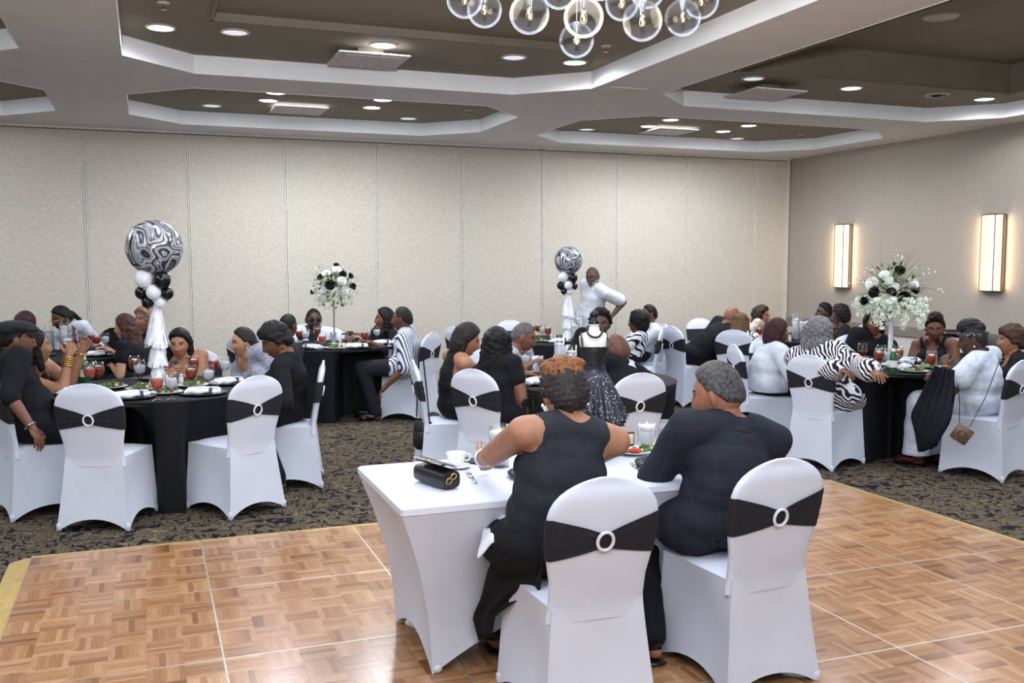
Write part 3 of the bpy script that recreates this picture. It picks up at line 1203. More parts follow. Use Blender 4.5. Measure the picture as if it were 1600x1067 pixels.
chair_at(0, 0.02, 10.85, 'white chair under the person with curly blond hair')
chair_at(2, 2.60, 9.92, 'white chair under the man in the striped shirt', -46)
chair_at(2, 1.78, 11.32, 'white chair under the man in white with sunglasses')
chair_at(2, 1.08, 10.1, 'white chair under the short haired person seen from behind at the back table')
chair_at(2, 2.62, 11.0, 'white chair under the woman in black beside the striped shirt man')
chair_at(3, 3.55, 10.6, 'empty white chair seen edge on right of the striped shirt man', 80)
chair_at(3, 4.38, 11.25, 'empty white chair at the back wall behind the back middle table')
chair_at(3, 5.25, 9.75, 'white chair under the woman in the black and white lined top')
chair_at(3, 5.55, 10.2, 'white chair under the man in the white shirt at the back middle table')
chair_at(4, 2.33, 6.43, 'white chair with black sash behind the woman with black curls', 58)
chair_at(4, 3.05, 5.93, 'white chair with black sash behind the bald man in the black suit', -4)
chair_at(4, 3.68, 6.16, 'empty white chair turned sideways at the right of the middle table')
chair_at(4, 2.14, 6.98, 'white chair under the laughing woman in black, handbag strap on it', 98)
chair_at(4, 2.72, 7.62, 'white chair under the grey haired man at the middle table')
chair_at(4, 3.50, 7.62, 'white chair under the person behind the dress form')
chair_at(5, 5.95, 9.75, 'white chair under the balding man in the dark suit', 85)
chair_at(5, 6.22, 9.15, 'white chair with black sash under the woman with long braids')
chair_at(5, 6.85, 10.72, 'white chair under the woman with glasses in the corner')
chair_at(5, 7.75, 10.05, 'white chair under the young man near the sconce')
chair_at(5, 7.75, 9.35, 'white chair under the woman with short twists')
chair_at(6, 5.20, 6.40, 'white chair with black sash under the grey haired woman in zebra print', 70)
chair_at(6, 5.20, 7.28, 'white chair under the woman in the white blazer', 105)
chair_at(6, 5.72, 7.66, 'white chair under the woman with the pearl necklace')
chair_at(6, 6.62, 7.70, 'white chair under the person half hidden by the tall flowers')
chair_at(6, 7.10, 7.15, 'white chair under the woman in the sleeveless black shirt')
chair_at(6, 6.11, 5.65, 'white chair under the woman in the white dress', -17)
chair_at(6, 6.82, 5.95, 'white chair under the woman in black at the right edge', -50)


# ================================================================== PEOPLE
def sstep(a, b, x):
    t = np.clip((x - a) / (b - a), 0, 1)
    return t * t * (3 - 2 * t)

SKIN = {}
def skin_mat(c):
    k = 'skin_%d_%d_%d' % c
    return mat(k, c, 0.5, var=0.05, scale=26, spec=0.4)
def lips_of(c):
    return tuple(int(v) for v in (min(255, c[0] * .95), c[1] * .78, c[2] * .82))
M_EYE = mat('eye_white', (225, 220, 212), 0.25, var=0.01)
M_IRIS = mat('dark_iris', (34, 22, 16), 0.15)
def hair_mat(c):
    return mat('hair_%d_%d_%d' % c, c, 0.55, var=0.35, scale=70, bump=0.6, bdist=0.008, spec=0.2)

NU, NV = 64, 46
_th = np.linspace(-np.pi, np.pi, NU, endpoint=False)
_ph = np.linspace(0.02, np.pi - 0.02, NV)
TH, PH = np.meshgrid(_th, _ph, indexing='ij')
def head_points(fem=False, mouth=0.0, wide=1.0):
    dx, dy, dz = np.sin(PH) * np.sin(TH), np.sin(PH) * np.cos(TH), np.cos(PH)
    x, y, z = dx * 0.075 * wide, dy * 0.094, dz * 0.116
    fr = sstep(0.0, 0.03, y)
    jaw = sstep(0.005, -0.115, z)
    x = x * (1 - (0.27 if fem else 0.19) * jaw)
    y = np.where(y < 0, y * (1 - 0.42 * sstep(-0.03, -0.11, z)), y * (1 - 0.07 * sstep(0.04, 0.11, z)))
    y = y + np.where(y > 0, 0.010 * jaw, 0)
    g = lambda a, c, s: np.exp(-((a - c) / s) ** 2)
    nz = np.interp(z, [-0.048, -0.040, -0.030, 0.0, 0.022, 0.04], [0, 0.45, 1.0, 0.62, 0.22, 0.0])
    d = 0.023 * g(x, 0, 0.0105) * nz + 0.009 * g(np.abs(x), 0.012, 0.009) * g(z, -0.033, 0.009)
    d -= 0.012 * g(np.abs(x), 0.031, 0.017) * g(z, 0.010, 0.013)
    d += 0.0045 * g(z, 0.031, 0.009) * g(np.abs(x), 0.028, 0.03)
    d += 0.005 * g(np.abs(x), 0.045, 0.02) * g(z, -0.022, 0.02)
    d += 0.0075 * g(x, 0, 0.021) * (g(z, -0.0575, 0.0055) + g(z, -0.0715 - mouth, 0.0065))
    if mouth:
        d -= 0.014 * g(x, 0, 0.017) * g(z, -0.065 - mouth / 2, 0.004 + mouth * .45)
    d += 0.008 * g(x, 0, 0.02) * g(z, -0.099, 0.013)
    return np.stack([x, y + d * fr, z], -1)

def head_mesh(fem=False, beard=None, mouth=0.0, eyes=True, wide=1.0):
    P = head_points(fem, mouth, wide)
    mb = MB()
    F = [(a, d, c, b) for a, b, c, d in gridfaces(NU, NV, True, False)]
    C = np.array([P.reshape(-1, 3)[list(q)].mean(0) for q in F])
    x, y, z = C.T
    ax = np.abs(x)
    m = np.zeros(len(F), int)
    if beard:
        bz = np.interp(ax, [0, 0.03, 0.06, 0.08], [-0.042, -0.045, -0.035, -0.01])
        full = (z < bz) & (y > 0.005) & (z > -0.113)
        if beard == 'goatee':
            full = full & (ax < 0.034)
        m[full] = 5
        m[(ax < 0.032) & (z < -0.040) & (z > -0.051) & (y > .03)] = 5
    m[(ax < 0.025) & (y > 0.05) & (z < -0.052 + 0.004 * (ax < .012)) & (z > -0.077 - mouth) & (ax < 0.026 - 0.5 * np.abs(z + 0.064 + mouth / 2))] = 1
    if mouth:
        m[(ax < 0.014) & (y > 0.05) & (np.abs(z + 0.0645 + mouth / 2) < mouth * .45)] = 4
    m[(ax > 0.012) & (ax < 0.049) & (y > 0.03) & (np.abs(z - 0.0335 + 6 * (ax - .03) ** 2) < (0.0032 if fem else 0.0042))] = 2
    if not eyes:
        m[(ax > 0.017) & (ax < 0.045) & (y > 0.03) & (np.abs(z - 0.005 - 4 * (ax - .031) ** 2) < 0.0026)] = 2
    mb.add(P.reshape(-1, 3), F, m.tolist())
    n = NV
    mb.add(np.concatenate([P[:, 0], P[:, -1]]), [tuple(range(NU)), tuple(range(NU, 2 * NU))[::-1]], 0)
    for s in (-1, 1):
        V, Fq = ell((0, 0, 0), (0.010, 0.020, 0.033), None, 12, 8)
        V[:, 0] += 0.006 * np.abs(V[:, 1]) / 0.02
        mb.add(V @ rotm(0, 0, s * 8).T + np.array([s * 0.077 * wide, -0.004, -0.004]), Fq, 0)
        if eyes:
            mb.add(*ell((s * 0.031, 0.0665, 0.009), (0.0135, 0.0125, 0.0078), None, 14, 8), 3)
            mb.add(*ell((s * 0.031, 0.0765, 0.009), (0.0058, 0.004, 0.0058), None, 10, 6), 4)
            lid = [(s * (0.031 + 0.016 * t), 0.0785 - 0.004 * t * t, 0.0165 - 0.005 * t * t) for t in np.linspace(-1, 1, 7)]
            mb.add(*tube(lid, 0.0018, 5), 2)
    return mb

def hair_cap(thick, fem=False, front=0.078, nape=-0.075, side=0.0, noise=0.0, freq=60.0, topx=1.0, wide=1.0, forward=0.0):
    P = head_points(fem, 0, wide)
    # no features under the hair: plain skull
    dx, dy, dz = np.sin(PH) * np.sin(TH), np.sin(PH) * np.cos(TH), np.cos(PH)
    at = np.abs(np.degrees(TH))
    hl = np.interp(at, [0, 40, 70, 88, 105, 125, 180], [front, front - .01, 0.035 + side, -0.012 + side, -0.012 + side * .5, -0.06 + (nape + .075), nape])
    z = P[..., 2]
    k = sstep(0.0, 0.022, z - hl)
    N = np.stack([dx / .075, dy / .094, dz / .116], -1)
    N /= np.linalg.norm(N, axis=-1, keepdims=True)
    t = thick * (1 + (topx - 1) * sstep(0.2, 0.9, dz))
    if noise:
        q = P * freq
        t = t + noise * (np.sin(q[..., 0] * 1.3 + 2 * np.sin(q[..., 1])) * np.sin(q[..., 1] * 1.1 + 1.7 * np.sin(q[..., 2])) + 0.6 * np.sin(q[..., 2] * 1.7 + q[..., 0] * .7))
    Q = P + N * (t * k - 0.004 * (1 - k))[..., None]
    Q[..., 1] += forward * sstep(0.03, 0.1, dy * .094) * k
    F = [(a, d, c, b) for a, b, c, d in gridfaces(NU, NV, True, False)]
    kk = k.reshape(-1)
    F = [q for q in F if max(kk[list(q)]) > 0.02]
    mb = MB().add(Q.reshape(-1, 3), F)
    mb.add(Q[:, 0], [tuple(range(NU))])
    return mb

def noisy(V, amp, freq, seed=0.0):
    q = V * freq + seed
    n = np.sin(q[:, 0] * 1.3 + 2 * np.sin(q[:, 1])) * np.sin(q[:, 1] * 1.2 + 1.7 * np.sin(q[:, 2])) + 0.6 * np.sin(q[:, 2] * 1.9 + q[:, 0])
    c = V.mean(0)
    d = V - c
    d /= np.linalg.norm(d, axis=1, keepdims=True) + 1e-9
    return V + d * (amp * n)[:, None]

def hair_style(style, fem, wide=1.0):
    """list of MBs in head space"""
    mb = MB()
    def vol(parts, vox=0.009, sm=3, amp=0.0, fr=70):
        q = MB()
        for p in parts:
            q.add(*p)
        V, F = remesh(q, vox, sm)
        if amp:
            V = noisy(V, amp, fr)
        mb.add(V, F)
    def cap(*a, **k):
        c = hair_cap(*a, fem=fem, wide=wide, **k)
        mb.add(c.verts(), c.f)
    if style == 'short':
        cap(0.008, nape=-0.06)
    elif style == 'fade':
        cap(0.012, nape=-0.055, side=0.012, topx=1.5, noise=0.001, freq=160)
    elif style == 'receding':
        cap(0.007, nape=-0.06, front=0.112, side=0.0)
    elif style == 'horseshoe':
        P = hair_cap(0.007, nape=-0.06, front=0.5, side=0.0)
        cap(0.006, nape=-0.06, front=0.113)
    elif style == 'pixie':
        cap(0.024, nape=-0.075, front=0.05, side=-0.02, noise=0.003, freq=75, topx=1.5)
        vol([ell((0, 0.02, 0.098), (0.07, 0.085, 0.04)), ell((0.02, 0.07, 0.075), (0.05, 0.035, 0.03)), ell((-.03, -.05, .07), (.06, .06, .05))], amp=0.003)
    elif style == 'waves':
        c = hair_cap(0.014, fem=fem, nape=-0.085, front=0.07, side=-0.02, noise=0.0012, freq=80, topx=1.7)
        V = c.verts()
        k = np.where(V[:, 2] < 0.09, 1, 0.3)
        d = V / (np.linalg.norm(V, axis=1, keepdims=True) + 1e-9)
        V = V + d * (0.0058 * k * np.sin(V[:, 2] * 300 + 1.6 * np.sin(np.arctan2(V[:, 0], -V[:, 1]) * 4) + np.arctan2(V[:, 0], -V[:, 1]) * 1.5))[:, None]
        mb.add(V, c.f)
        vol([ell((0, 0.0, 0.108), (0.062, 0.07, 0.032)), ell((0.03, -.03, 0.098), (0.05, 0.05, 0.03)), ell((-.03, .02, 0.1), (0.05, 0.055, 0.03))], amp=0.003, fr=110)
    elif style == 'bob':
        cap(0.022, nape=-0.1, front=0.066, side=-0.02, topx=1.2)
        vol([capsule((s * .074, -.015, .03), (s * .078, -.012, -.085), .032, .022) for s in (-1, 1)] + [ell((0, -.055, -.03), (.092, .062, .11)), ell((0, -.02, .05), (.088, .09, .075))], amp=0.002)
    elif style == 'lob':
        cap(0.020, nape=-0.1, front=0.07, side=-0.02, topx=1.2)
        vol([capsule((s * .072, -.01, .04), (s * .09, .0, -.13), .030, .03) for s in (-1, 1)] + [ell((0, -.055, -.05), (.095, .058, .14)), ell((0, -.02, .05), (.086, .09, .073))], amp=0.003)
    elif style == 'long':
        cap(0.018, nape=-0.1, front=0.07, side=-0.02, topx=1.2)
        vol([capsule((s * .07, -.02, .03), (s * .105, -.05, -.24), .032, .03) for s in (-1, 1)] + [capsule((0, -.06, .0), (0.0, -.10, -.27), .075, .06), ell((0, -.02, .05), (.086, .09, .073))]
            + [capsule((s * .05, -.07, -.02), (s * .07, -.1, -.31), .045, .025) for s in (-1, 1)], amp=0.004, fr=45)
    elif style == 'curls':
        cap(0.03, nape=-0.1, front=0.066, side=-0.03, noise=0.004, freq=90, topx=1.2)
        q = MB()
        r = random.Random(5)
        for i in range(46):
            a = -math.pi * .62 + 1.24 * math.pi * i / 45 + math.pi
            rad = 0.088
            x0, y0 = math.sin(a) * rad, math.cos(a) * rad
            ln = r.uniform(.17, .23)
            pts = [(x0 * (1 + .25 * u) + .008 * math.sin(u * 22 + i), y0 * (1 + .2 * u) + .008 * math.cos(u * 22 + i * 2), 0.06 - u * ln - .02 * u * u) for u in np.linspace(0, 1, 10)]
            mb.add(*tube(pts, [0.016] * 9 + [0.007], 6))
        vol([ell((0, -.03, .045), (.095, .095, .085)), ell((0, -.06, -.05), (.095, .055, .11))], amp=0.004)
    elif style == 'braids':
        cap(0.018, nape=-0.09, front=0.08, side=-0.02, noise=0.003, freq=110)
        for i in range(34):
            a = -math.pi * .6 + 1.2 * math.pi * i / 33 + math.pi
            x0, y0 = math.sin(a) * .08, math.cos(a) * .092
            pts = [(x0 * (1 + .3 * u), y0 * (1 + .15 * u) - .03 * u, 0.07 - u * .33) for u in np.linspace(0, 1, 9)]
            mb.add(*tube(pts, [.010, .014, .013, .014, .012, .013, .012, .011, .006], 6))
        vol([ell((0, -.055, -.04), (.085, .05, .13)), ell((0, -.02, .05), (.085, .092, .075))], amp=0.003)
    elif style == 'afro':
        cap(0.034, nape=-0.08, front=0.075, side=-0.01, noise=0.005, freq=95, topx=1.2)
        vol([ell((0, -.02, .045), (.11, .115, .098)), ell((0, -.05, -.02), (.1, .075, .08))], amp=0.005, fr=95)
    elif style == 'bigcurl':
        cap(0.034, nape=-0.08, front=0.075, side=-0.01, noise=0.005, freq=95, topx=1.2)
        vol([ell((0, -.03, .03), (.115, .11, .105)), ell((0, -.06, -.07), (.12, .07, .09)), ell((.07, -.02, -.05), (.05, .05, .09)), ell((-.07, -.02, -.05), (.05, .05, .09))], amp=0.007, fr=85)
    elif style == 'updo':
        cap(0.016, nape=-0.075, front=0.075, topx=1.3)
        vol([ell((0, 0.01, .115), (.065, .075, .045)), ell((0, .03, .13), (.05, .045, .04)), ell((0, -.04, .08), (.07, .06, .05))], amp=0.004, fr=80)
    elif style == 'mohawk':
        cap(0.006, nape=-0.07, front=0.08)
        vol([ell((0, 0.01, .12), (.052, .085, .05)), ell((0, .055, .11), (.045, .04, .035)), ell((0, -.05, .085), (.05, .05, .05))], amp=0.006, fr=100)
    elif style == 'pony':
        cap(0.013, nape=-0.075, front=0.075, topx=1.2)
        vol([ell((0, -.10, -.0), (.035, .035, .035)), capsule((0, -.115, -.01), (0, -.17, -.11), .03, .018)], amp=0.002)
    elif style == 'lowtail':
        cap(0.014, nape=-0.08, front=0.078, topx=1.1)
        vol([capsule((0, -.085, -.04), (0.02, -.12, -.16), .045, .035), ell((0, -.07, -.03), (.07, .05, .07))], amp=0.002)
    elif style == 'twists':
        cap(0.026, nape=-0.08, front=0.075, noise=0.006, freq=120, topx=1.3)
    elif style == 'longstraight':
        cap(0.02, nape=-0.1, front=0.06, side=-0.02, topx=1.3)
        vol([ell((0, -.02, .045), (.092, .1, .085)), capsule((0, -.03, .02), (0, -.05, -.26), .09, .085)], amp=0.002)
    return mb

def ik(S, W, a, b, hint):
    d = W - S
    L = np.linalg.norm(d)
    if L > (a + b) * 0.985:
        W = S + d / L * (a + b) * 0.985
        d = W - S
        L = np.linalg.norm(d)
    if L < abs(a - b) + 0.05:
        L2 = abs(a - b) + 0.05
        W = S + d / (L + 1e-9) * L2
        d, L = W - S, L2
    x = d / L
    c = (a * a + L * L - b * b) / (2 * L)
    h = math.sqrt(max(0, a * a - c * c))
    hn = hint - x * (hint @ x)
    hn /= np.linalg.norm(hn) + 1e-9
    return S + x * c + hn * h, W

def hand_mesh(W, hd, pn, side, s=1.0, curl=22, spread=1.0):
    """palm, four fingers and a thumb; W wrist, hd pointing direction, pn palm normal, side +1 right hand"""
    hd = hd / np.linalg.norm(hd)
    pn = pn - hd * (pn @ hd)
    pn /= np.linalg.norm(pn) + 1e-9
    tx = np.cross(hd, pn) * side
    mb = MB()
    Rm = np.stack([tx, hd, pn], 1)
    c = W + hd * 0.048 * s
    mb.add(*ell(c, np.array([0.040, 0.056, 0.0155]) * s, Rm, 14, 9))
    mb.add(*capsule(W - hd * 0.03 * s, W + hd * 0.03 * s, 0.024 * s, 0.027 * s, 10, 3))
    for k, (off, ln) in enumerate(((0.030, 0.070), (0.010, 0.080), (-0.010, 0.074), (-0.029, 0.058))):
        p = c + tx * off * s + hd * (0.044 - 0.006 * abs(k - 1.3)) * s
        d = hd + tx * off * 2.2 * spread
        d /= np.linalg.norm(d)
        P = [p - d * 0.015 * s, p]
        ang = math.radians(curl * (1 + .12 * k))
        for sg in (0.45, 0.31, 0.24):
            d = d * math.cos(ang) + pn * math.sin(ang)
            d /= np.linalg.norm(d)
            pn2 = pn
            P.append(P[-1] + d * ln * sg * s)
        mb.add(*tube(P, np.array([0.0095, 0.0095, 0.0088, 0.008, 0.006]) * s, 7))
    d = hd * 0.55 + tx * 0.8 + pn * 0.15
    d /= np.linalg.norm(d)
    p = W + hd * 0.018 * s + tx * 0.022 * s
    P = [p]
    for sg in (0.038, 0.03, 0.025):
        P.append(P[-1] + d * sg * s)
        d = d * 0.9 + hd * 0.35 + pn * (0.1 + curl / 200)
        d /= np.linalg.norm(d)
    mb.add(*tube(P, np.array([0.014, 0.012, 0.010, 0.0065]) * s, 8))
    return mb

def smooth_rim(V, F, it=8):
    from collections import Counter
    E = Counter()
    for q in F:
        for a, b in zip(q, q[1:] + q[:1]):
            E[(min(a, b), max(a, b))] += 1
    nb = {}
    for (a, b), c in E.items():
        if c == 1:
            nb.setdefault(a, []).append(b)
            nb.setdefault(b, []).append(a)
    if not nb:
        return V
    V = V.copy()
    ks = [k for k in nb if len(nb[k]) == 2]
    if not ks:
        return V
    A_ = np.array([nb[k][0] for k in ks])
    B_ = np.array([nb[k][1] for k in ks])
    ks = np.array(ks)
    for _ in range(it):
        V[ks] = 0.4 * V[ks] + 0.3 * (V[A_] + V[B_])
    return V

def cut(V, F, rm):
    """drop the faces whose centre satisfies rm"""
    C = np.array([V[list(q)].mean(0) for q in F])
    k = rm(C)
    return [q for q, b in zip(F, k) if not b]

LOG = []
def person(label, hip, yaw, head, skin, hair=('short', (22, 18, 17)), top=None, bottom=None, hd=0.0, hyaw=None, hpitch=0.0, hroll=0.0,
           s=1.0, w=1.0, fem=False, belly=0.0, hands=('lap', 'lap'), curl=(22, 22), palm=(None, None), stand=False, feet=None, vox=0.0155, beard=None, mouth=0.0, eyes=True,
           extras=(), shoe=(20, 20, 22), twist=0.0, hint=(None, None), hs=1.05, table=None, hipz=None, knees=None):
    hipz = hipz if hipz is not None else (0.955 * s if stand else 0.575)
    R0 = rotm(yaw)
    origin = np.array([hip[0], hip[1], DECK if hip[1] < 5.0 and hip[0] < 4.8 else 0.0])
    dh = depth((hip[0], hip[1], 1.1))
    def loc(pw):
        return R0.T @ (np.asarray(pw) - origin)
    Hw = atdepth(head[0], head[1], dh + hd)
    Hc = loc(Hw)
    hyaw = yaw if hyaw is None else hyaw
    Rh = rotm(hyaw - yaw, hpitch, hroll)
    hup, hfw = Rh[:, 2], Rh[:, 1]
    P = np.array([0, 0, hipz])
    fh = s * hs
    N = Hc - hup * 0.150 * fh - hfw * 0.030 * fh
    N = N * 0.75 + (Hc - np.array([0, 0.03, 0.15]) * fh) * 0.25
    d = N - P
    L = np.linalg.norm(d)
    LOG.append((label[:40], 'torso %.2f headz %.2f head %s' % (L, Hw[2], np.round(Hc, 2))))
    ctrl = (P + N) / 2 + np.array([0, -0.035, 0])
    sp = lambda t: (1 - t) ** 2 * P + 2 * t * (1 - t) * ctrl + t * t * N
    up = d / L
    rx = np.array([math.cos(math.radians(twist)), -math.sin(math.radians(twist)), 0])
    rx = rx - up * (rx @ up)
    rx /= np.linalg.norm(rx)
    fw = np.cross(up, rx)
    A = np.stack([rx, fw, up], 1)
    sw = (0.172 if fem else 0.192) * s * (0.6 + 0.4 * w)
    SH = [N + up * 0.008 + rx * sw * k + up * -0.015 for k in (-1, 1)]
    W, E = [None, None], [None, None]
    ua, fa = 0.285 * s, 0.255 * s
    for i, k in enumerate((-1, 1)):
        h = hands[i]
        if h == 'lap':
            tgt = np.array([k * 0.09, 0.30, hipz + 0.11])
        elif h == 'table':
            tgt = np.array([k * 0.13, 0.40, 0.80])
        elif h == 'clasp':
            tgt = np.array([k * 0.03, 0.36, 0.80])
        elif h == 'down':
            tgt = SH[i] + np.array([k * 0.06, 0.03, -0.52 * s])
        elif h[0] == 'px':
            tgt = loc(atdepth(h[1], h[2], dh + h[3]))
        elif h[0] == 't':
            tgt = loc(atz(h[1], h[2], 0.80))
        elif h[0] == 'w':
            tgt = loc(np.array(h[1:]))
        else:
            tgt = np.array(h, float)
        hi = np.array([k * 0.6, -0.35, -1.0]) if hint[i] is None else np.array(hint[i], float)
        E[i], W[i] = ik(SH[i], tgt, ua, fa, hi)
    wl = 0.5 + 0.5 * w
    if stand:
        HP = [P + np.array([k * 0.09, 0, -0.05]) for k in (-1, 1)]
        KN = [np.array([k * 0.10, 0.03, 0.50 * s]) for k in (-1, 1)]
        AN = [np.array([k * 0.10, 0.0, 0.09]) for k in (-1, 1)]
    else:
        HP = [P + np.array([k * 0.095, 0.0, -0.02]) for k in (-1, 1)]
        KN = [np.array([k * 0.115, 0.42 * s, 0.52]) for k in (-1, 1)]
        AN = [np.array([k * 0.10, 0.40 * s, 0.10]) for k in (-1, 1)]
        if knees:
            KN = [np.array(k_, float) for k_ in knees]
        if feet:
            AN = [np.array(f_, float) for f_ in feet]

    if table is not None:
        for i in (0, 1):
            for q_, hw_, hh_ in ((KN[i], 0.13, 0.62), (AN[i] + np.array([0, .07, 0]), 0.12, 0.62), (AN[i] + np.array([0, .18, 0]), 0.1, 0.2)):
                qw = origin + R0 @ q_
                OBST[table].append((qw[0], qw[1], yaw, hw_, hw_ + .03, hh_))

    def torso(mb, g, lo=0.0, bust=True, shoulders=1.0, hipg=0.0):
        if lo <= 0.0:
            mb.add(*ell(P + np.array([0, -0.01, 0.01]), np.array([0.170 * w + g + hipg, 0.135 * wl + g, 0.115 + g]), None, 18, 12))
        mb.add(*ell(sp(0.26) + fw * (0.02 * (w - 1) + belly * .5), np.array([0.145 * w + g, 0.112 * w + g + belly, 0.15 * L / .5 + g]), A, 18, 12))
        mb.add(*ell(sp(0.45), np.array([0.142 * w + g, 0.110 * w + g + belly * .5, 0.14 * L / .5 + g]), A, 18, 12))
        mb.add(*ell(sp(0.66) + fw * 0.005, np.array([0.155 * wl * (0.95 if fem else 1.04) + g, 0.112 * wl + g, 0.15 * L / .5 + g]), A, 18, 12))
        mb.add(*ell(sp(0.86), np.array([(0.125 if shoulders < 1 else 0.145) * wl + g, 0.082 * wl + g, 0.085 + g]), A, 16, 10))
        if fem and bust:
            for k in (-1, 1):
                mb.add(*ell(sp(0.60) + rx * k * 0.072 * wl + fw * 0.085 * wl, np.array([0.068, 0.06, 0.068]) * wl + g, A, 12, 9))
        for i, k in enumerate((-1, 1)):
            q = SH[i] if shoulders >= 1 else N + up * 0.006 + rx * k * sw * shoulders
            mb.add(*capsule(N + up * 0.022 + rx * k * 0.035, q, 0.060 * wl + g * .8, (0.057 if shoulders >= 1 else 0.045) * wl + g))

    def arms(mb, g, upto, g2=None):
        g2 = g if g2 is None else g2
        for i in (0, 1):
            rS, rE, rW = 0.055 * wl * s, 0.043 * wl * s, 0.029 * s
            if upto <= 1.0:
                q = SH[i] + (E[i] - SH[i]) * upto
                mb.add(*capsule(SH[i], q, rS + g, rS + (rE - rS) * upto + g2))
            else:
                mb.add(*capsule(SH[i], E[i], rS + g, rE + g))
                mb.add(*capsule(E[i], E[i] + (W[i] - E[i]) * (upto - 1), rE + g, rE + (rW - rE) * (upto - 1) + g2))

    def legs(mb, g, g2):
        for i in (0, 1):
            mb.add(*capsule(HP[i], KN[i], 0.088 * wl + g, 0.060 * wl + g))
            mb.add(*capsule(KN[i], AN[i], 0.056 * wl + g, 0.037 + g2))

    # ---- body: one skin
    core = MB()
    torso(core, 0.0)
    arms(core, 0.0, 2.0)
    legs(core, 0.0, 0.0)
    core.add(*capsule(sp(0.86), Hc - hup * 0.055 * fh - hfw * 0.012, (0.062 if fem else 0.072) * (wl * .5 + .5) * s, (0.054 if fem else 0.062) * s))
    for i in (0, 1):
        f0 = AN[i] + np.array([0, -0.035, -0.055])
        fd = np.array([0.02 * (-1, 1)[i], 0.17, -0.005])
        core.add(*capsule(f0, f0 + fd, 0.033, 0.027))
    V, F = remesh(core, vox, 4)
    body = MB().add(V, F, 0)
    hm = head_mesh(fem, beard, mouth, eyes)
    M4 = np.eye(4)
    M4[:3, :3] = Rh * fh
    M4[:3, 3] = Hc
    hm.xf(M4)
    body.add(hm.verts(), hm.f, hm.m)
    for i, k in enumerate((-1, 1)):
        fd = W[i] - E[i]
        fd /= np.linalg.norm(fd)
        pn = np.array([0, 0, -1.0]) if palm[i] is None else np.array(palm[i], float)
        if palm[i] is None and abs(fd[2]) > 0.8:
            pn = np.array([-k * 1.0, 0.1, 0])
        hdn = fd + np.array([0, 0, -0.15])
        hmsh = hand_mesh(W[i], hdn, pn, k, s, curl[i])
        body.add(hmsh.verts(), hmsh.f, 0)
    root = empty('person', tuple(origin), -math.radians(yaw))
    tag(root, label, 'person')
    sm = skin_mat(skin)
    hm_ = hair_mat(hair[1])
    bc = hair[1] if not (beard and len(hair) > 2) else hair[2]
    obj('body', body, [sm, mat('lips_%d' % skin[0], lips_of(skin), 0.45), mat('brow', (26, 20, 18), 0.8), M_EYE, M_IRIS, hair_mat(bc)], root)
    # ---- hair
    hb = hair_style(hair[0], fem) if hair[0] else None
    if hb and hb.n:
        loc_v = hb.verts()
        hb.xf(M4)
        if len(hair) == 4:
            q_ = np.array([loc_v[list(f_)].mean(0) for f_ in hb.f])
            j_ = 0.012 * np.sin(q_[:, 0] * 140) * np.sin(q_[:, 1] * 110)
            hb.m = [1 if b_ else 0 for b_ in (q_[:, 2] + j_ > 0.068)]
            obj('hair', hb, [hm_, hair_mat(hair[3])], root)
        else:
            obj('hair', hb, hm_, root)
    # ---- clothes
    def garment(name, build, m, rm=None, v=vox, sm_=4, amp=0.0, parent=root):
        q = MB()
        build(q)
        V, F = remesh(q, v, sm_)
        if amp:
            V = noisy(V, amp, 24, 3.1)
        if rm is not None:
            F = cut(V, F, rm)
            V = smooth_rim(V, F)
        return obj(name, MB().add(V, F), m, parent)
    if bottom:
        kind, bm = bottom[0], bottom[1]
        if kind == 'pants':
            def b1(q):
                q.add(*ell(P + np.array([0, -0.01, -0.005]), (0.172 * w + .014, 0.137 * wl + .014, 0.12)))
                legs(q, 0.014, 0.028)
            garment('trousers', b1, bm, amp=0.003)
        else:
            hem = bottom[2] if len(bottom) > 2 else 0.30
            def b2(q):
                q.add(*ell(P + np.array([0, -0.01, 0.0]), (0.175 * w + .025, 0.14 * wl + .03, 0.135)))
                mid = (KN[0] + KN[1]) / 2
                for i in (0, 1):
                    q.add(*capsule(HP[i], KN[i], 0.098 * wl + .016, 0.07 * wl + .03))
                    lo_ = KN[i] + (AN[i] - KN[i]) * min(1, max(0.05, (KN[i][2] - hem) / (KN[i][2] - AN[i][2])))
                    q.add(*capsule(KN[i], lo_, 0.075 * wl + .02, 0.085 * wl + .02))
                q.add(*capsule((HP[0] + HP[1]) / 2, mid, 0.1, 0.085))
                q.add(*capsule(mid, mid + np.array([0, -0.03, -(mid[2] - hem) * .9]), 0.085, 0.10))
            garment('skirt', b2, bm, (lambda C: C[:, 2] < hem) if hem < 0.45 else None, amp=0.004)
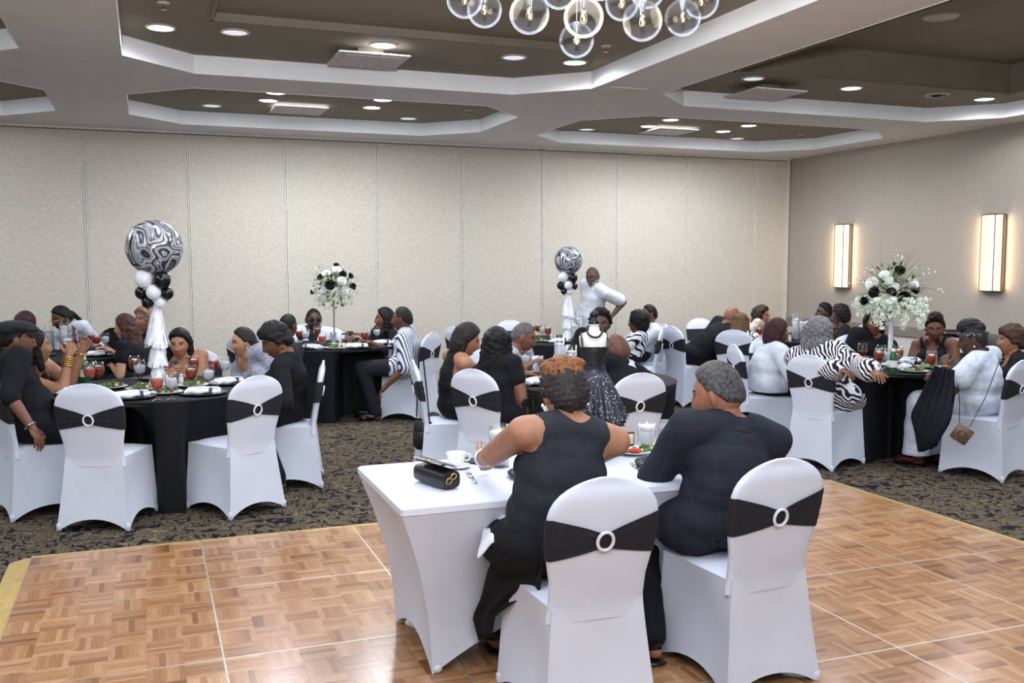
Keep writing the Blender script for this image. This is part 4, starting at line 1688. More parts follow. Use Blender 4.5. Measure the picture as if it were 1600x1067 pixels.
    if top:
        tm = top['m']
        sl = top.get('sleeve', 0.0)
        g = top.get('g', 0.012)
        nk = top.get('neck', 'crew')
        def b3(q):
            torso(q, g, 0.0, True, 1.0 if sl > 0 else top.get('strap', 0.62), top.get('hipg', 0.0))
            if sl > 0:
                arms(q, g, sl, g + top.get('cuff', 0.004))
            if top.get('long'):
                for i in (0, 1):
                    q.add(*capsule(HP[i], HP[i] + (KN[i] - HP[i]) * top['long'], 0.10 * wl + g, 0.092 * wl + g))
        nb = N + up * 0.03
        def rm(C):
            q = (C - nb) @ A
            r = np.hypot(q[:, 0], q[:, 1] - 0.01)
            k = (r < 0.066) & (q[:, 2] > -0.02)
            if nk == 'v':
                k |= (q[:, 1] > 0.0) & (q[:, 2] > -0.20 + np.abs(q[:, 0]) * 2.3) & (np.abs(q[:, 0]) < 0.1)
            elif nk == 'scoop':
                k |= (q[:, 1] > 0.0) & (q[:, 2] > -0.095 + (q[:, 0] / .085) ** 2 * .085) & (np.abs(q[:, 0]) < 0.085)
            elif nk == 'strapless':
                k |= (q[:, 2] > -0.135)
            elif nk == 'open':
                k |= (q[:, 1] > 0.0) & (np.abs(q[:, 0]) < 0.018 + 0.26 * np.clip(q[:, 2] + 0.22, 0, 1)) & (q[:, 2] > -0.30)
            elif nk == 'halter':
                k |= (np.abs(q[:, 0]) > 0.10 + 0.25 * np.clip(-q[:, 2] - .02, 0, 1)) & (q[:, 2] > -0.16)
            if top.get('hem') is not None:
                k |= (C[:, 2] < top['hem'])
            return k
        tp = garment(top.get('name', 'top'), b3, tm, rm, amp=top.get('amp', 0.0025))
        if top.get('collar'):
            a = np.linspace(0, 2 * math.pi, 25)
            ca = []
            for j, (rr_, zz) in enumerate(((0.070, 0.020), (0.076, 0.036), (0.086, 0.010), (0.104, -0.018))):
                dip = 0.03
                ca.append(np.array([nb + rx * math.sin(t) * rr_ + fw * (0.012 + math.cos(t) * rr_) + up * (zz + 0.012 - dip * (0.5 + 0.5 * math.cos(t))) for t in a]))
            ca = [c[2:-2] for c in ca]
            obj('collar', MB().add(np.concatenate(ca), gridfaces(4, 21)), top['collar'] if not isinstance(top['collar'], bool) else tm, tp)
        if top.get('under'):
            def b4(q):
                torso(q, 0.006, 0.0, True, 0.62)
            garment('undershirt', b4, top['under'], lambda C: ((C - nb) @ A)[:, 2] > -0.005)
        if top.get('vest'):
            def b5(q):
                torso(q, g + 0.010, 0.0, True, 0.55)
            garment('vest', b5, top['vest'], lambda C: (((C - nb) @ A)[:, 2] > 0.0) | ((((C - nb) @ A)[:, 1] > 0) & (((C - nb) @ A)[:, 2] > -0.2 + np.abs(((C - nb) @ A)[:, 0]) * 2.4)))
        if top.get('lapel'):
            for k in (-1, 1):
                pts = [nb + rx * k * 0.055 + fw * 0.03 + up * 0.02, nb + rx * k * 0.085 + fw * 0.085 + up * -0.06, nb + rx * k * 0.095 + fw * 0.125 + up * -0.11, nb + rx * k * 0.02 + fw * 0.15 + up * -0.24]
                ins_ = [nb + rx * k * 0.045 + fw * 0.045 + up * 0.015, nb + rx * k * 0.045 + fw * 0.095 + up * -0.06, nb + rx * k * 0.04 + fw * 0.13 + up * -0.12, nb + rx * k * 0.01 + fw * 0.152 + up * -0.24]
                Vl = np.array(pts + ins_)
                obj('lapel', MB().add(np.concatenate([Vl, Vl + fw * 0.006]), [(0, 1, 5, 4), (1, 2, 6, 5), (2, 3, 7, 6), (8, 12, 13, 9), (9, 13, 14, 10), (10, 14, 15, 11), (0, 8, 9, 1), (1, 9, 10, 2), (2, 10, 11, 3)]), tm, tp)
    # ---- shoes
    if shoe and (stand or feet or shoe == 'all' or True):
        for i in (0, 1):
            c = AN[i] + np.array([0, 0.055, -0.045])
            q = MB().add(*ell(c + np.array([0, 0.02, -0.008]), (0.046, 0.125, 0.040))).add(*ell(c + np.array([0, -0.075, 0.015]), (0.038, 0.045, 0.05)))
            Vs, Fs = remesh(q, 0.012, 2)
            Vs[:, 2] = np.maximum(Vs[:, 2], AN[i][2] - 0.098)
            sh = obj('shoe', MB().add(Vs, Fs), mat('shoe_%d' % shoe[0], shoe, 0.25), root)
            obj('sole', MB().add(*bevbox(c + np.array([0, 0.0, -0.049]), (0.078, 0.26, 0.012), 0.005)), M_BLACK, sh)
    # ---- worn things
    def hx(name, mb, m, parent=root):
        mb.xf(M4)
        return obj(name, mb, m, parent)
    for e in extras:
        if e in ('glasses', 'sunglasses'):
            fr = MB()
            for k in (-1, 1):
                fr.add(*torus((k * 0.033, 0.095, 0.008), 0.021, 0.0018, (1, 0, 0), (0, 0, 1), 16, 5, 1.15, 0.9))
                fr.add(*tube([(k * 0.057, 0.093, 0.012), (k * 0.075, 0.06, 0.012), (k * 0.08, -0.005, 0.01)], 0.0018, 5))
            fr.add(*tube([(-.011, .097, .012), (0, .1, .014), (.011, .097, .012)], 0.0018, 5))
            go = hx(e, fr, M_BRASS if e == 'glasses' else M_BLACK)
            for k in (-1, 1):
                hx('lens', MB().add(*ell((k * 0.033, 0.095, 0.008), (0.0235, 0.0016, 0.0185), None, 14, 8)), mat_glass('spectacle_lens', gloss=.1) if e == 'glasses' else M_BLACK, go)
        elif e == 'hoops':
            for k in (-1, 1):
                hx('earring', MB().add(*torus((k * 0.083, -0.005, -0.058), 0.021, 0.002, (0, 1, 0), (0, 0, 1), 18, 5)), M_BRASS)
        elif e == 'studs':
            for k in (-1, 1):
                hx('earring', MB().add(*ell((k * 0.086, 0.0, -0.040), (0.006, 0.006, 0.008), None, 8, 6)), mat('pearl', (236, 230, 216), 0.2))
        elif e in ('gold_necklace', 'pearl_necklace', 'chain'):
            a = np.linspace(0, 2 * math.pi, 40, endpoint=False)
            r_, dp = (0.078, 0.055) if e != 'chain' else (0.088, 0.15)
            pts = [nb + rx * math.sin(t) * r_ * 1.02 + fw * (0.018 + math.cos(t) * (r_ + 0.022 * (math.cos(t) > 0))) + up * (0.018 - dp * (0.5 + 0.5 * math.cos(t)) ** 2) for t in a] if top else []
            if pts:
                if e == 'pearl_necklace':
                    mb = MB()
                    for p_ in pts:
                        mb.add(*ell(p_, (0.007,) * 3, None, 7, 5))
                    o_ = obj('necklace', mb, mat('pearl', (236, 230, 216), 0.2), root)
                    o_['kind'] = 'stuff'
                else:
                    obj('necklace', MB().add(*tube(pts, 0.0028, 5, closed=True)), M_BRASS, root)
        elif e == 'headband':
            mb = MB()
            a = np.linspace(-2.2, 2.2, 30)
            ring = []
            for zz, rr_ in ((0.035, 1.0), (0.05, 1.03), (0.068, 1.0)):
                ring.append(np.array([(math.sin(t) * 0.084 * rr_, math.cos(t) * 0.100 * rr_ - 0.004, zz + 0.02 * math.cos(t)) for t in a]))
            hx('headband', MB().add(np.concatenate(ring), gridfaces(3, 30)), make_speckle('speckled_headband', [(0.15, (225, 225, 225)), (0.4, (40, 40, 42))], 90))
        elif e == 'cap':
            q = MB().add(*ell((0, -0.005, 0.085), (0.098, 0.118, 0.045))).add(*ell((0, 0.045, 0.075), (0.088, 0.085, 0.03))).add(*ell((0, -.04, .07), (.092, .08, .045)))
            Vc, Fc = remesh(q, 0.008, 3)
            co = hx('flat_cap', MB().add(Vc, Fc), mat('black_felt', (24, 26, 30), 0.95, var=.15))
            a = np.linspace(-1.0, 1.0, 15)
            br = [np.array([(math.sin(t) * 0.085 * f, math.cos(t) * 0.096 + 0.045 * (f - 1) * 6 * max(0, math.cos(t * 1.4)), 0.062 - 0.02 * (f - 1) * 5) for t in a]) for f in (1.0, 1.1, 1.18)]
            Vb = np.concatenate(br)
            hx('cap_brim', MB().add(np.concatenate([Vb, Vb + np.array([0, 0, 0.006])]), gridfaces(3, 15) + [tuple(i + 45 for i in q_[::-1]) for q_ in gridfaces(3, 15)]), mat('black_felt', (24, 26, 30), 0.95, var=.15), co)
        elif e[0] == 'bracelet':
            i = e[1]
            fd = W[i] - E[i]
            fd /= np.linalg.norm(fd)
            x_, y_, _ = frame(fd)
            n_, m_, sz = e[2], e[3], e[4]
            for j in range(n_):
                obj('bracelet', MB().add(*torus(W[i] - fd * (0.015 + 0.014 * j), sz, 0.0045, x_, y_, 22, 6)), m_, root)
        elif e[0] == 'watch':
            i = e[1]
            fd = W[i] - E[i]
            fd /= np.linalg.norm(fd)
            x_, y_, _ = frame(fd)
            obj('watch', MB().add(*torus(W[i] - fd * 0.02, 0.034, 0.006, x_, y_, 20, 6)), M_BLACK, root)
    return dict(root=root, W=[origin + R0 @ q for q in W], E=E, R0=R0, origin=origin, Hc=Hw, SH=SH, nb=origin + R0 @ nb if top else None, KN=[origin + R0 @ q for q in KN])

# cloth of the guests
def cloth(name, c, rough=0.85, var=0.08, bump=0.35):
    return mat(name, c, rough, var=var, scale=14, bump=bump, bdist=0.03, spec=0.2)
C_BLACK = cloth('black_cotton', (22, 22, 26))
C_BLACK2 = cloth('charcoal_knit', (40, 43, 50))
C_SUIT = cloth('black_suit', (19, 20, 24))
C_WHITE = cloth('white_cotton', (204, 208, 218), var=.03)
C_WHITE2 = cloth('white_lace', (200, 207, 220), var=.06, bump=.6)
C_NAVY = cloth('dark_denim', (32, 34, 42))
C_GREYV = cloth('grey_vest', (112, 114, 126))
C_STRIPE = make_stripes('striped_shirt', [(0.0, (36, 40, 58)), (0.24, (46, 50, 70)), (0.34, (200, 205, 218)), (0.62, (216, 220, 230)), (0.75, (150, 156, 174)), (0.85, (214, 218, 228))], 11.0, (0, 0, 0.75), 0.5, detail=1.0, dscale=1.0, coord_scale=(1.0, 1.0, 0.05))
C_ZEBRA = make_stripes('zebra_print', [(0.36, (28, 26, 40)), (0.46, (34, 32, 46)), (0.54, (214, 210, 218)), (0.8, (228, 225, 230))], 13.0, (0.6, 0.5, 0.7), 7.0, detail=1.5, dscale=1.0, coord_scale=(1, 1, 0.8))
C_LINES = make_stripes('lined_print', [(0.0, (24, 24, 30)), (0.26, (28, 28, 34)), (0.34, (222, 226, 232)), (1.0, (230, 233, 238))], 5.5, (0.4, 0.7, 0.2), 3.0, detail=1.0)
C_GREYP = make_speckle('grey_patterned', [(0.15, (74, 78, 104)), (0.4, (150, 153, 172)), (0.65, (176, 178, 192))], 90)
C_PLAID = make_plaid('plaid_blazer', (35, 39, 48), (43, 47, 57))
C_CHAMBRAY = cloth('grey_print_shirt', (150, 152, 164), var=.25)
C_CREAM = cloth('cream_top', (205, 190, 175))

DK, MD, LT, TN_ = (84, 54, 41), (122, 80, 60), (160, 112, 86), (182, 136, 108)
HB = (20, 17, 17)
PEO = {}
# --- head table couple
PEO['hw'] = person('woman in sleeveless charcoal top with auburn topped short waves at the head table', (1.40, 3.33), 6, (882, 615), LT, ('waves', (46, 40, 40), None, (108, 68, 38)),
    dict(m=C_BLACK2, sleeve=0, name='sleeveless_top', strap=0.70, g=0.014), ('skirt', C_BLACK, 0.42), hd=-0.02, hyaw=4, hpitch=16, s=1.0, w=1.16, fem=True,
    hands=(('px', 754, 716, 0.36), (0.16, 0.42, 0.82)), hint=((-1, 0, -0.9), (.5, -.2, -1)), curl=(30, 30), palm=((1, 0, 0.2), None), extras=('studs', ('bracelet', 0, 2, mat('crystal', (226, 228, 236), 0.2, 0.2), 0.034)), vox=0.012)
PEO['hm'] = person('man in dark plaid blazer with greying hair at the head table', (2.18, 3.36), 2, (1122, 617), (150, 98, 76), ('fade', (66, 63, 64)),
    dict(m=C_PLAID, sleeve=1.9, name='blazer', g=0.022, long=0.25, amp=0.004, collar=C_PLAID), ('pants', C_SUIT), hd=0.05, hyaw=-38, hpitch=14, s=1.04, w=1.12,
    hands=(('px', 1010, 770, 0.36), 'table'), hint=((-1, -0.2, -1), None), vox=0.012, shoe=(16, 16, 18), feet=((-0.28, 0.02, 0.11), (0.12, 0.3, 0.11)), knees=((-0.16, 0.38, 0.53), (0.13, 0.42, 0.53)))
# --- near left table
PEO['cap'] = person('man in black shirt and black flat cap at the left edge, hand on thigh', (-0.72, 7.05), 64, (26, 532), (112, 74, 58), ('short', HB, (70, 66, 66)),
    dict(m=C_BLACK, sleeve=1.05, name='shirt', g=0.018, collar=True), ('pants', C_BLACK), hyaw=82, hpitch=4, beard='full', w=1.15, hd=0.05, belly=0.03,
    hands=(('px', 160, 640, 0.2), ('px', 50, 668, -0.28)), feet=((0.05, 0.36, 0.1), (0.24, 0.32, 0.1)), knees=((0.0, .42, .53), (0.22, .38, .53)), table=1, extras=('cap', 'glasses', ('bracelet', 1, 1, M_CHROME, 0.036)))
PEO['selfie'] = person('woman in black dress leaning back to take a selfie with gold bangles', (-0.98, 7.60), 96, (54, 544), LT, ('lob', HB),
    dict(m=C_BLACK, sleeve=0, name='dress_top', neck='scoop'), ('skirt', C_BLACK, 0.25), fem=True, s=.97, w=1.15, hyaw=70, hpitch=-6, hd=-0.05,
    hands=(('px', 128, 548, 0.06), ('px', 108, 556, -0.14)), hint=((-.2, -.6, -1), (0.2, -.6, -1)), curl=(50, 45), extras=('hoops', 'gold_necklace', ('bracelet', 1, 5, M_BRASS, 0.04), ('bracelet', 0, 1, M_BRASS, 0.05)))
PEO['phone'] = person('woman in black V-neck with dark shoulder-length hair looking over her phone', (0.36, 8.28), 192, (281, 538), LT, ('lob', HB),
    dict(m=C_BLACK, sleeve=0, name='v_neck_top', neck='v'), ('skirt', C_BLACK, 0.3), fem=True, s=.96, w=1.05, hyaw=196, hpitch=6, hd=-0.08,
    hands=(('px', 280, 588, -0.32), ('px', 262, 588, -0.32)), curl=(40, 40), palm=((1, 0, .3), (-1, 0, .3)), extras=('hoops', 'gold_necklace'))
PEO['grey'] = person('older woman in grey patterned top with hair pulled back', (0.98, 8.02), 228, (381, 535), (186, 138, 110), ('lowtail', (38, 34, 34)),
    dict(m=C_GREYP, sleeve=.6, name='patterned_top', neck='scoop'), ('pants', C_NAVY), fem=True, s=.95, w=1.18, hyaw=262, hpitch=8, hd=-.03, eyes=False, extras=('studs',))
PEO['blackdress'] = person('woman in long sleeved black dress looking down, gold hoops, near left table', (0.95, 7.28), -66, (432, 533), (110, 72, 56), ('pixie', (28, 25, 27)),
    dict(m=C_BLACK, sleeve=1.35, name='dress_top', neck='v', g=.014), ('pants', C_BLACK), fem=True, s=1.0, w=1.16, hyaw=-92, hpitch=24, hd=-.12, eyes=False,
    hands=(('px', 432, 628, -0.16), 'lap'), extras=('hoops',), knees=((-.36, .12, .53), (-.16, .30, .53)), feet=((-.31, -.02, .115), (-.14, .12, .115)), table=1)
# --- far back left table
PEO['vest'] = person('man in grey vest and white shirt bending over the far left table', (-0.42, 11.10), 205, (97, 497), DK, ('pony', HB),
    dict(m=C_WHITE, sleeve=1.9, name='shirt', vest=C_GREYV, collar=True), ('pants', C_NAVY), hyaw=238, hpitch=22, hd=-.35, hands=('table', 'table'), extras=('glasses',), vox=.018)
PEO['redhair'] = person('person with long straight dark red hair behind the man in the cap', (-1.50, 10.90), 150, (40, 508), (96, 64, 52), ('longstraight', (58, 28, 34)),
    dict(m=C_BLACK, sleeve=1.9, name='top'), ('pants', C_NAVY), fem=True, s=.98, hyaw=20, hpitch=0, hd=-.2, vox=.018)
PEO['brownhair'] = person('woman with long brown hair in black seen from behind at the far left table', (-0.02, 9.75), -66, (196, 512), TN_, ('long', (66, 44, 34)),
    dict(m=C_BLACK, sleeve=.45, name='top', neck='scoop'), ('pants', C_NAVY), fem=True, s=.97, hyaw=-62, hpitch=4, hd=0, vox=.0165, hands=('lap', 'table'))
PEO['blond'] = person('person with curly blond streaked hair half hidden by the balloon tassel', (0.06, 10.80), 225, (226, 500), (150, 100, 78), ('bigcurl', (128, 100, 82)),
    dict(m=C_BLACK, sleeve=1.9, name='top'), ('pants', C_NAVY), fem=True, s=.96, hyaw=230, hd=-.05, vox=.018)
# --- back table with flowers
PEO['backhead'] = person('short haired person in black seen from behind at the back table', (1.12, 10.05), 62, (450, 510), DK, ('short', HB),
    dict(m=C_BLACK, sleeve=1.9, name='shirt'), ('pants', C_BLACK), hyaw=52, hpitch=6, vox=.0165)
PEO['whiteman'] = person('big man in open white shirt and sunglasses, mouth open, at the back wall', (1.80, 11.30), 192, (490, 500), (78, 50, 40), ('short', (26, 20, 20)),
    dict(m=C_WHITE, sleeve=1.9, name='white_shirt', neck='open', under=C_BLACK, collar=True, g=.02), ('pants', C_NAVY), w=1.42, s=1.06, belly=.03, hyaw=180, hpitch=2, mouth=0.012, beard='full',
    hands=(('px', 546, 522, -0.35), 'table'), extras=('sunglasses', 'chain'), vox=.0165)
PEO['blackwoman'] = person('woman in black in profile talking across the back table', (2.62, 10.92), 250, (601, 499), MD, ('lob', HB),
    dict(m=C_BLACK, sleeve=1.9, name='top'), ('pants', C_BLACK), fem=True, hyaw=-82, hd=-.1, mouth=.006, hands=('table', ('px', 556, 531, -.3)), vox=.0165)
PEO['stripe'] = person('man in black and white striped shirt sitting sideways, arm hanging down', (2.55, 9.88), -68, (629, 499), (104, 66, 50), ('short', (30, 26, 26)),
    dict(m=C_STRIPE, sleeve=1.0, name='striped_shirt', g=.022, collar=True, long=.22, cuff=.02), ('pants', C_NAVY), w=1.2, s=1.06, hyaw=-58, hpitch=2, hd=-.02,
    hands=(('px', 604, 602, -.32), 'table'), hint=((-.4, -1, -.4), None), feet=((-.16, .30, .1), (.1, .4, .1)), knees=((-.16, .44, .56), (.1, .44, .54)), table=2)
# --- middle table
PEO['laugh'] = person('laughing woman in sleeveless black halter with short bob at the middle table', (2.22, 6.98), 88, (728, 532), LT, ('bob', (34, 30, 31)),
    dict(m=C_BLACK, sleeve=0, name='halter_top', strap=.45, g=.014, neck='halter'), ('pants', C_BLACK), fem=True, s=.98, w=1.14, hyaw=102, hpitch=18, hd=-.02, mouth=.004, eyes=False,
    hands=('table', ('px', 800, 575, 0.1)), extras=('studs',))
PEO['curls'] = person('woman in black with shoulder length black curls seen from behind', (2.46, 6.48), 52, (776, 542), MD, ('curls', (18, 16, 18)),
    dict(m=C_BLACK, sleeve=.45, name='black_top'), ('pants', C_BLACK), fem=True, s=.97, w=1.05, hyaw=40, hpitch=6, hd=0.05, hands=('table', ('px', 814, 640, 0.12)))
PEO['greyman'] = person('grey haired man in grey shirt bending towards the middle table', (2.74, 7.60), 140, (817, 527), MD, ('short', (84, 80, 80)),
    dict(m=C_CHAMBRAY, sleeve=1.1, name='shirt', collar=True), ('pants', C_NAVY), hyaw=112, hpitch=20, hd=-.1, hands=('table', ('px', 822, 574, -.35)))
PEO['formback'] = person('dark haired person in black half hidden behind the dress form', (3.52, 7.62), 200, (938, 507), DK, ('twists', HB),
    dict(m=C_BLACK, sleeve=1.0, name='top'), ('pants', C_BLACK), fem=True, s=.98, hyaw=205, hd=-.05)
PEO['bald'] = person('bald man in black suit seen from behind at the middle table', (3.06, 5.98), -14, (964, 548), (96, 58, 44), (None, HB),
    dict(m=C_SUIT, sleeve=1.9, name='suit_jacket', g=.022, collar=C_WHITE, long=.2), ('pants', C_SUIT), w=1.18, hyaw=-38, hpitch=16, hd=.18, hands=('table', 'table'))
# --- back middle table
PEO['standing'] = person('man in white polo shirt standing and reaching over the back middle table', (5.30, 11.20), 255, (926, 433), (92, 62, 50), ('receding', (70, 64, 62), (150, 148, 146)),
    dict(m=C_WHITE, sleeve=.78, name='polo_shirt', collar=True, g=.022, cuff=.012, long=.2), ('pants', C_NAVY), stand=True, beard='full', hyaw=235, hpitch=14, hd=-.12, s=1.0, w=1.2,
    hands=(('px', 956, 494, -.2), ('px', 908, 483, .05)), hint=((-.2, -1, .1), (.3, -.6, -.8)), vox=.0165, extras=(('watch', 1),))
PEO['lines'] = person('woman in white top with black lines seen from behind at the back middle table', (5.18, 9.85), -50, (997, 505), DK, ('afro', HB),
    dict(m=C_LINES, sleeve=1.6, name='lined_top'), ('pants', C_BLACK), fem=True, hyaw=-40, hd=0, extras=('glasses',), vox=.0165)
PEO['whiteshirt'] = person('man in white shirt in profile at the back middle table', (5.52, 10.25), -85, (1014, 492), (110, 72, 56), ('short', HB),
    dict(m=C_WHITE, sleeve=1.2, name='white_shirt', collar=True), ('pants', C_NAVY), hyaw=-82, hd=0, extras=('glasses',), vox=.0165)
# --- back corner table
PEO['darksuit'] = person('balding man in dark suit leaning forward at the corner table', (5.98, 9.72), 78, (1143, 495), (134, 88, 70), (None, (50, 44, 42)),
    dict(m=C_SUIT, sleeve=1.9, name='suit_jacket', g=.022), ('pants', C_SUIT), w=1.15, hyaw=88, hpitch=24, hd=0.0, hands=('table', 'table'), vox=.0165)
PEO['braids'] = person('woman with long brown braids in black zebra top at the corner table', (6.26, 9.18), 50, (1157, 507), LT, ('braids', (92, 70, 50)),
    dict(m=C_ZEBRA, sleeve=1.5, name='zebra_top'), ('pants', C_BLACK), fem=True, hyaw=48, hpitch=12, hd=.05, hands=('table', 'table'), vox=.0165)
PEO['specs'] = person('smiling woman with glasses and short curly hair by the corner', (6.85, 10.62), 170, (1190, 494), LT, ('bigcurl', (52, 38, 32)),
    dict(m=C_CREAM, sleeve=.4, name='top', neck='scoop'), ('pants', C_NAVY), fem=True, s=.92, hyaw=150, hd=-.1, extras=('glasses',), vox=.018)
PEO['young'] = person('young man in black under the corner sconce, in profile', (7.72, 10.05), 268, (1288, 489), (74, 46, 36), ('fade', HB),
    dict(m=C_BLACK, sleeve=1.0, name='shirt'), ('pants', C_BLACK), hyaw=-74, hd=0, vox=.018)
PEO['twists'] = person('woman with short twists seen from behind beside the young man', (7.72, 9.38), -70, (1313, 494), DK, ('twists', (28, 22, 22)),
    dict(m=C_BLACK, sleeve=.4, name='top', neck='scoop'), ('pants', C_BLACK), fem=True, hyaw=-25, hd=0, extras=('gold_necklace',), vox=.018)
# --- right table
PEO['blazer'] = person('woman in white blazer with dark red bob at the right table', (5.24, 7.28), 100, (1213, 521), (98, 62, 48), ('bob', (52, 28, 30)),
    dict(m=C_WHITE, sleeve=1.7, name='white_blazer', g=.026, long=.12, neck='v', under=C_GREYP, hem=.5), ('pants', C_BLACK), fem=True, s=1.0, w=1.2, hyaw=98, hpitch=6, hd=0.02, hands=('lap', (.2, .26, .70)), hint=(None, (1, -.7, -.5)), extras=('studs',))
PEO['zebra'] = person('grey haired woman in zebra print tunic seen from behind at the right table', (5.24, 6.42), 64, (1279, 524), MD, ('bigcurl', (104, 102, 104)),
    dict(m=C_ZEBRA, sleeve=1.75, name='zebra_tunic', g=.03, cuff=.03, long=.55, hipg=.03), ('pants', C_WHITE), fem=True, s=1.0, w=1.3, hyaw=58, hpitch=10, hd=.02,
    hands=(('t', 1335, 585), ('t', 1388, 594)), hint=(None, (1, -.2, -.8)), extras=('gold_necklace',))
PEO['pearls'] = person('woman in black with close cropped hair and pearls behind the zebra print woman', (5.74, 7.66), 150, (1296, 516), (92, 58, 46), ('short', (44, 36, 34)),
    dict(m=C_BLACK, sleeve=.6, name='top', neck='scoop'), ('pants', C_BLACK), fem=True, s=.96, hyaw=205, hpitch=4, hd=-.05, extras=('pearl_necklace',))
PEO['hidden'] = person('woman in black short sleeves half hidden by the tall flowers', (6.64, 7.68), 205, (1366, 505), MD, ('bob', HB),
    dict(m=C_BLACK, sleeve=.5, name='top'), ('pants', C_BLACK), fem=True, s=1.0, w=1.15, hyaw=210, hd=-.05, hands=('table', ('px', 1352, 560, -.25)))
PEO['sleeveless'] = person('woman in sleeveless black shirt with hair piled up, eyes lowered', (7.08, 7.12), 248, (1461, 513), (110, 70, 54), ('updo', (30, 23, 22)),
    dict(m=C_BLACK, sleeve=0, name='sleeveless_shirt', strap=.75, collar=True, neck='v'), ('pants', C_BLACK), fem=True, s=.98, w=1.05, hyaw=226, hpitch=12, hd=-.05, eyes=False, extras=('studs',))
PEO['whitedress'] = person('woman in white flutter sleeve dress holding a glass, speckled headband', (6.12, 5.72), -20, (1521, 532), (80, 52, 42), ('mohawk', (40, 36, 38)),
    dict(m=C_WHITE2, sleeve=.42, name='dress_top', g=.018, cuff=.022), ('skirt', C_WHITE2, 0.10), fem=True, s=1.0, w=1.2, hyaw=-42, hpitch=14, hd=-.02, eyes=False,
    hands=(('px', 1477, 572, -.02), ('px', 1470, 585, .12)), hint=((-.5, -.6, -1), None), curl=(45, 50), extras=('headband', 'studs', ('bracelet', 0, 1, M_BRASS, .034)), feet=((-.14, .42, .1), (.08, .40, .1)), shoe=(64, 22, 28), table=6)
PEO['rightedge'] = person('woman in black with short brown hair and necklace at the right edge', (6.86, 6.02), -58, (1581, 533), LT, ('pixie', (62, 44, 34)),
    dict(m=C_BLACK, sleeve=1.2, name='top', neck='scoop'), ('pants', C_BLACK), fem=True, s=.97, w=1.1, hyaw=-50, hd=.02, extras=('hoops', 'gold_necklace'))
for l_ in LOG:
    print('PERSON', l_)

# ================================================================== TABLES (cloths fall round chairs and knees)
for k, (x, y) in T.items():
    round_table(k, x, y, 0.76, {0: 'round black-clothed table far back at the left', 1: 'round black-clothed table nearest at the left, marbled balloon on it',
                           2: 'round black-clothed table at the back wall with tall flowers', 3: 'round black-clothed table at the back middle behind the dress form',
                           4: 'round black-clothed table in the middle behind the white head table', 5: 'round black-clothed table near the back right corner',
                           6: 'round black-clothed table at the right with tall white flowers'}[k], 40 + k)


# ================================================================== TABLEWARE
def first_copy(proto_fn):
    st = {}
    def f(key, *a):
        if key not in st:
            st[key] = proto_fn(key, *a)
            return st[key]
        return copy_tree(st[key])
    return f

GOB = [(0.001, 0.0), (0.036, 0.0), (0.036, 0.003), (0.010, 0.010), (0.0055, 0.018), (0.0055, 0.062), (0.012, 0.070), (0.030, 0.084), (0.041, 0.105), (0.043, 0.130), (0.039, 0.165), (0.036, 0.182)]
def _gob(kind):
    t = empty('goblet', (0, 0, 0))
    prof = GOB + [(r - 0.002, z) for r, z in GOB[:6:-1]] + [(0.001, 0.073)]
    obj('glass', MB().add(*lathe(prof, 20)), M_GLASS, t)
    top = {'tea': 0.150, 'water': 0.140, 'pink': 0.145, 'halftea': 0.115}[kind]
    pr = [(0.001, 0.074)] + [(r - 0.004, z + 0.002) for r, z in GOB[7:] if z < top - .005]
    pr += [(0.0375, top), (0.001, top)]
    obj('drink', MB().add(*lathe(pr, 18)), {'tea': M_TEA, 'halftea': M_TEA, 'water': M_ICE, 'pink': M_PINK}[kind], t)
    if kind != 'halftea':
        for j in range(3):
            obj('ice_cube', MB().add(*box((0.016 * math.cos(j * 2.1), 0.016 * math.sin(j * 2.1), top - 0.002), (0.018, 0.018, 0.016), rotm(j * 40, 20 + j * 15))), M_ICE, t, False)
    return t
gob = first_copy(_gob)

def leafy(n, R, seed, zs=0.02, sz=0.03):
    r = random.Random(seed)
    mb = MB()
    for i in range(n):
        a, q = r.uniform(0, 6.28), R * math.sqrt(r.random())
        c = np.array([q * math.cos(a), q * math.sin(a), r.uniform(0.3, 1) * zs * (1.2 - q / R * .7)])
        M = rotm(r.uniform(0, 360), r.uniform(-40, 40), r.uniform(-40, 40))
        l, w_ = sz * r.uniform(.7, 1.3), sz * r.uniform(.3, .55)
        V = np.array([(-l, 0, 0), (-l * .3, -w_, .004), (-l * .3, 0, -.003), (-l * .3, w_, .004), (l * .5, -w_ * .8, .003), (l * .5, 0, -.003), (l * .5, w_ * .8, .003), (l, 0, .002)])
        mb.add(V @ M.T + c, [(0, 1, 2), (0, 2, 3), (1, 4, 5, 2), (2, 5, 6, 3), (4, 7, 5), (5, 7, 6)], r.choice([0, 0, 1]))
    return mb

def _plate(kind):
    t = empty('salad_plate', (0, 0, 0))
    obj('plate', MB().add(*lathe([(0.001, 0.004), (0.06, 0.004), (0.075, 0.008), (0.112, 0.018), (0.113, 0.020), (0.073, 0.012), (0.06, 0.008), (0.001, 0.008)], 32)), M_CHINA, t)
    o = obj('salad', leafy(34, 0.07, 11 + len(kind), 0.03).xf(np.array([[1, 0, 0, 0], [0, 1, 0, 0], [0, 0, 1, 0.014], [0, 0, 0, 1]])), [M_GREEN, M_GREEN2], t)
    o['kind'] = 'stuff'
    for j in range(4):
        a = j * 1.7 + .4
        obj('crouton' if kind == 'salad' else 'tomato', MB().add(*ell((0.05 * math.cos(a), 0.05 * math.sin(a), 0.03), (0.016, 0.013, 0.011), rotm(j * 50), 10, 7)), mat('crouton', (206, 176, 120), .8) if kind == 'salad' else mat('tomato', (180, 46, 34), .3), t)
    return t
plate = first_copy(_plate)

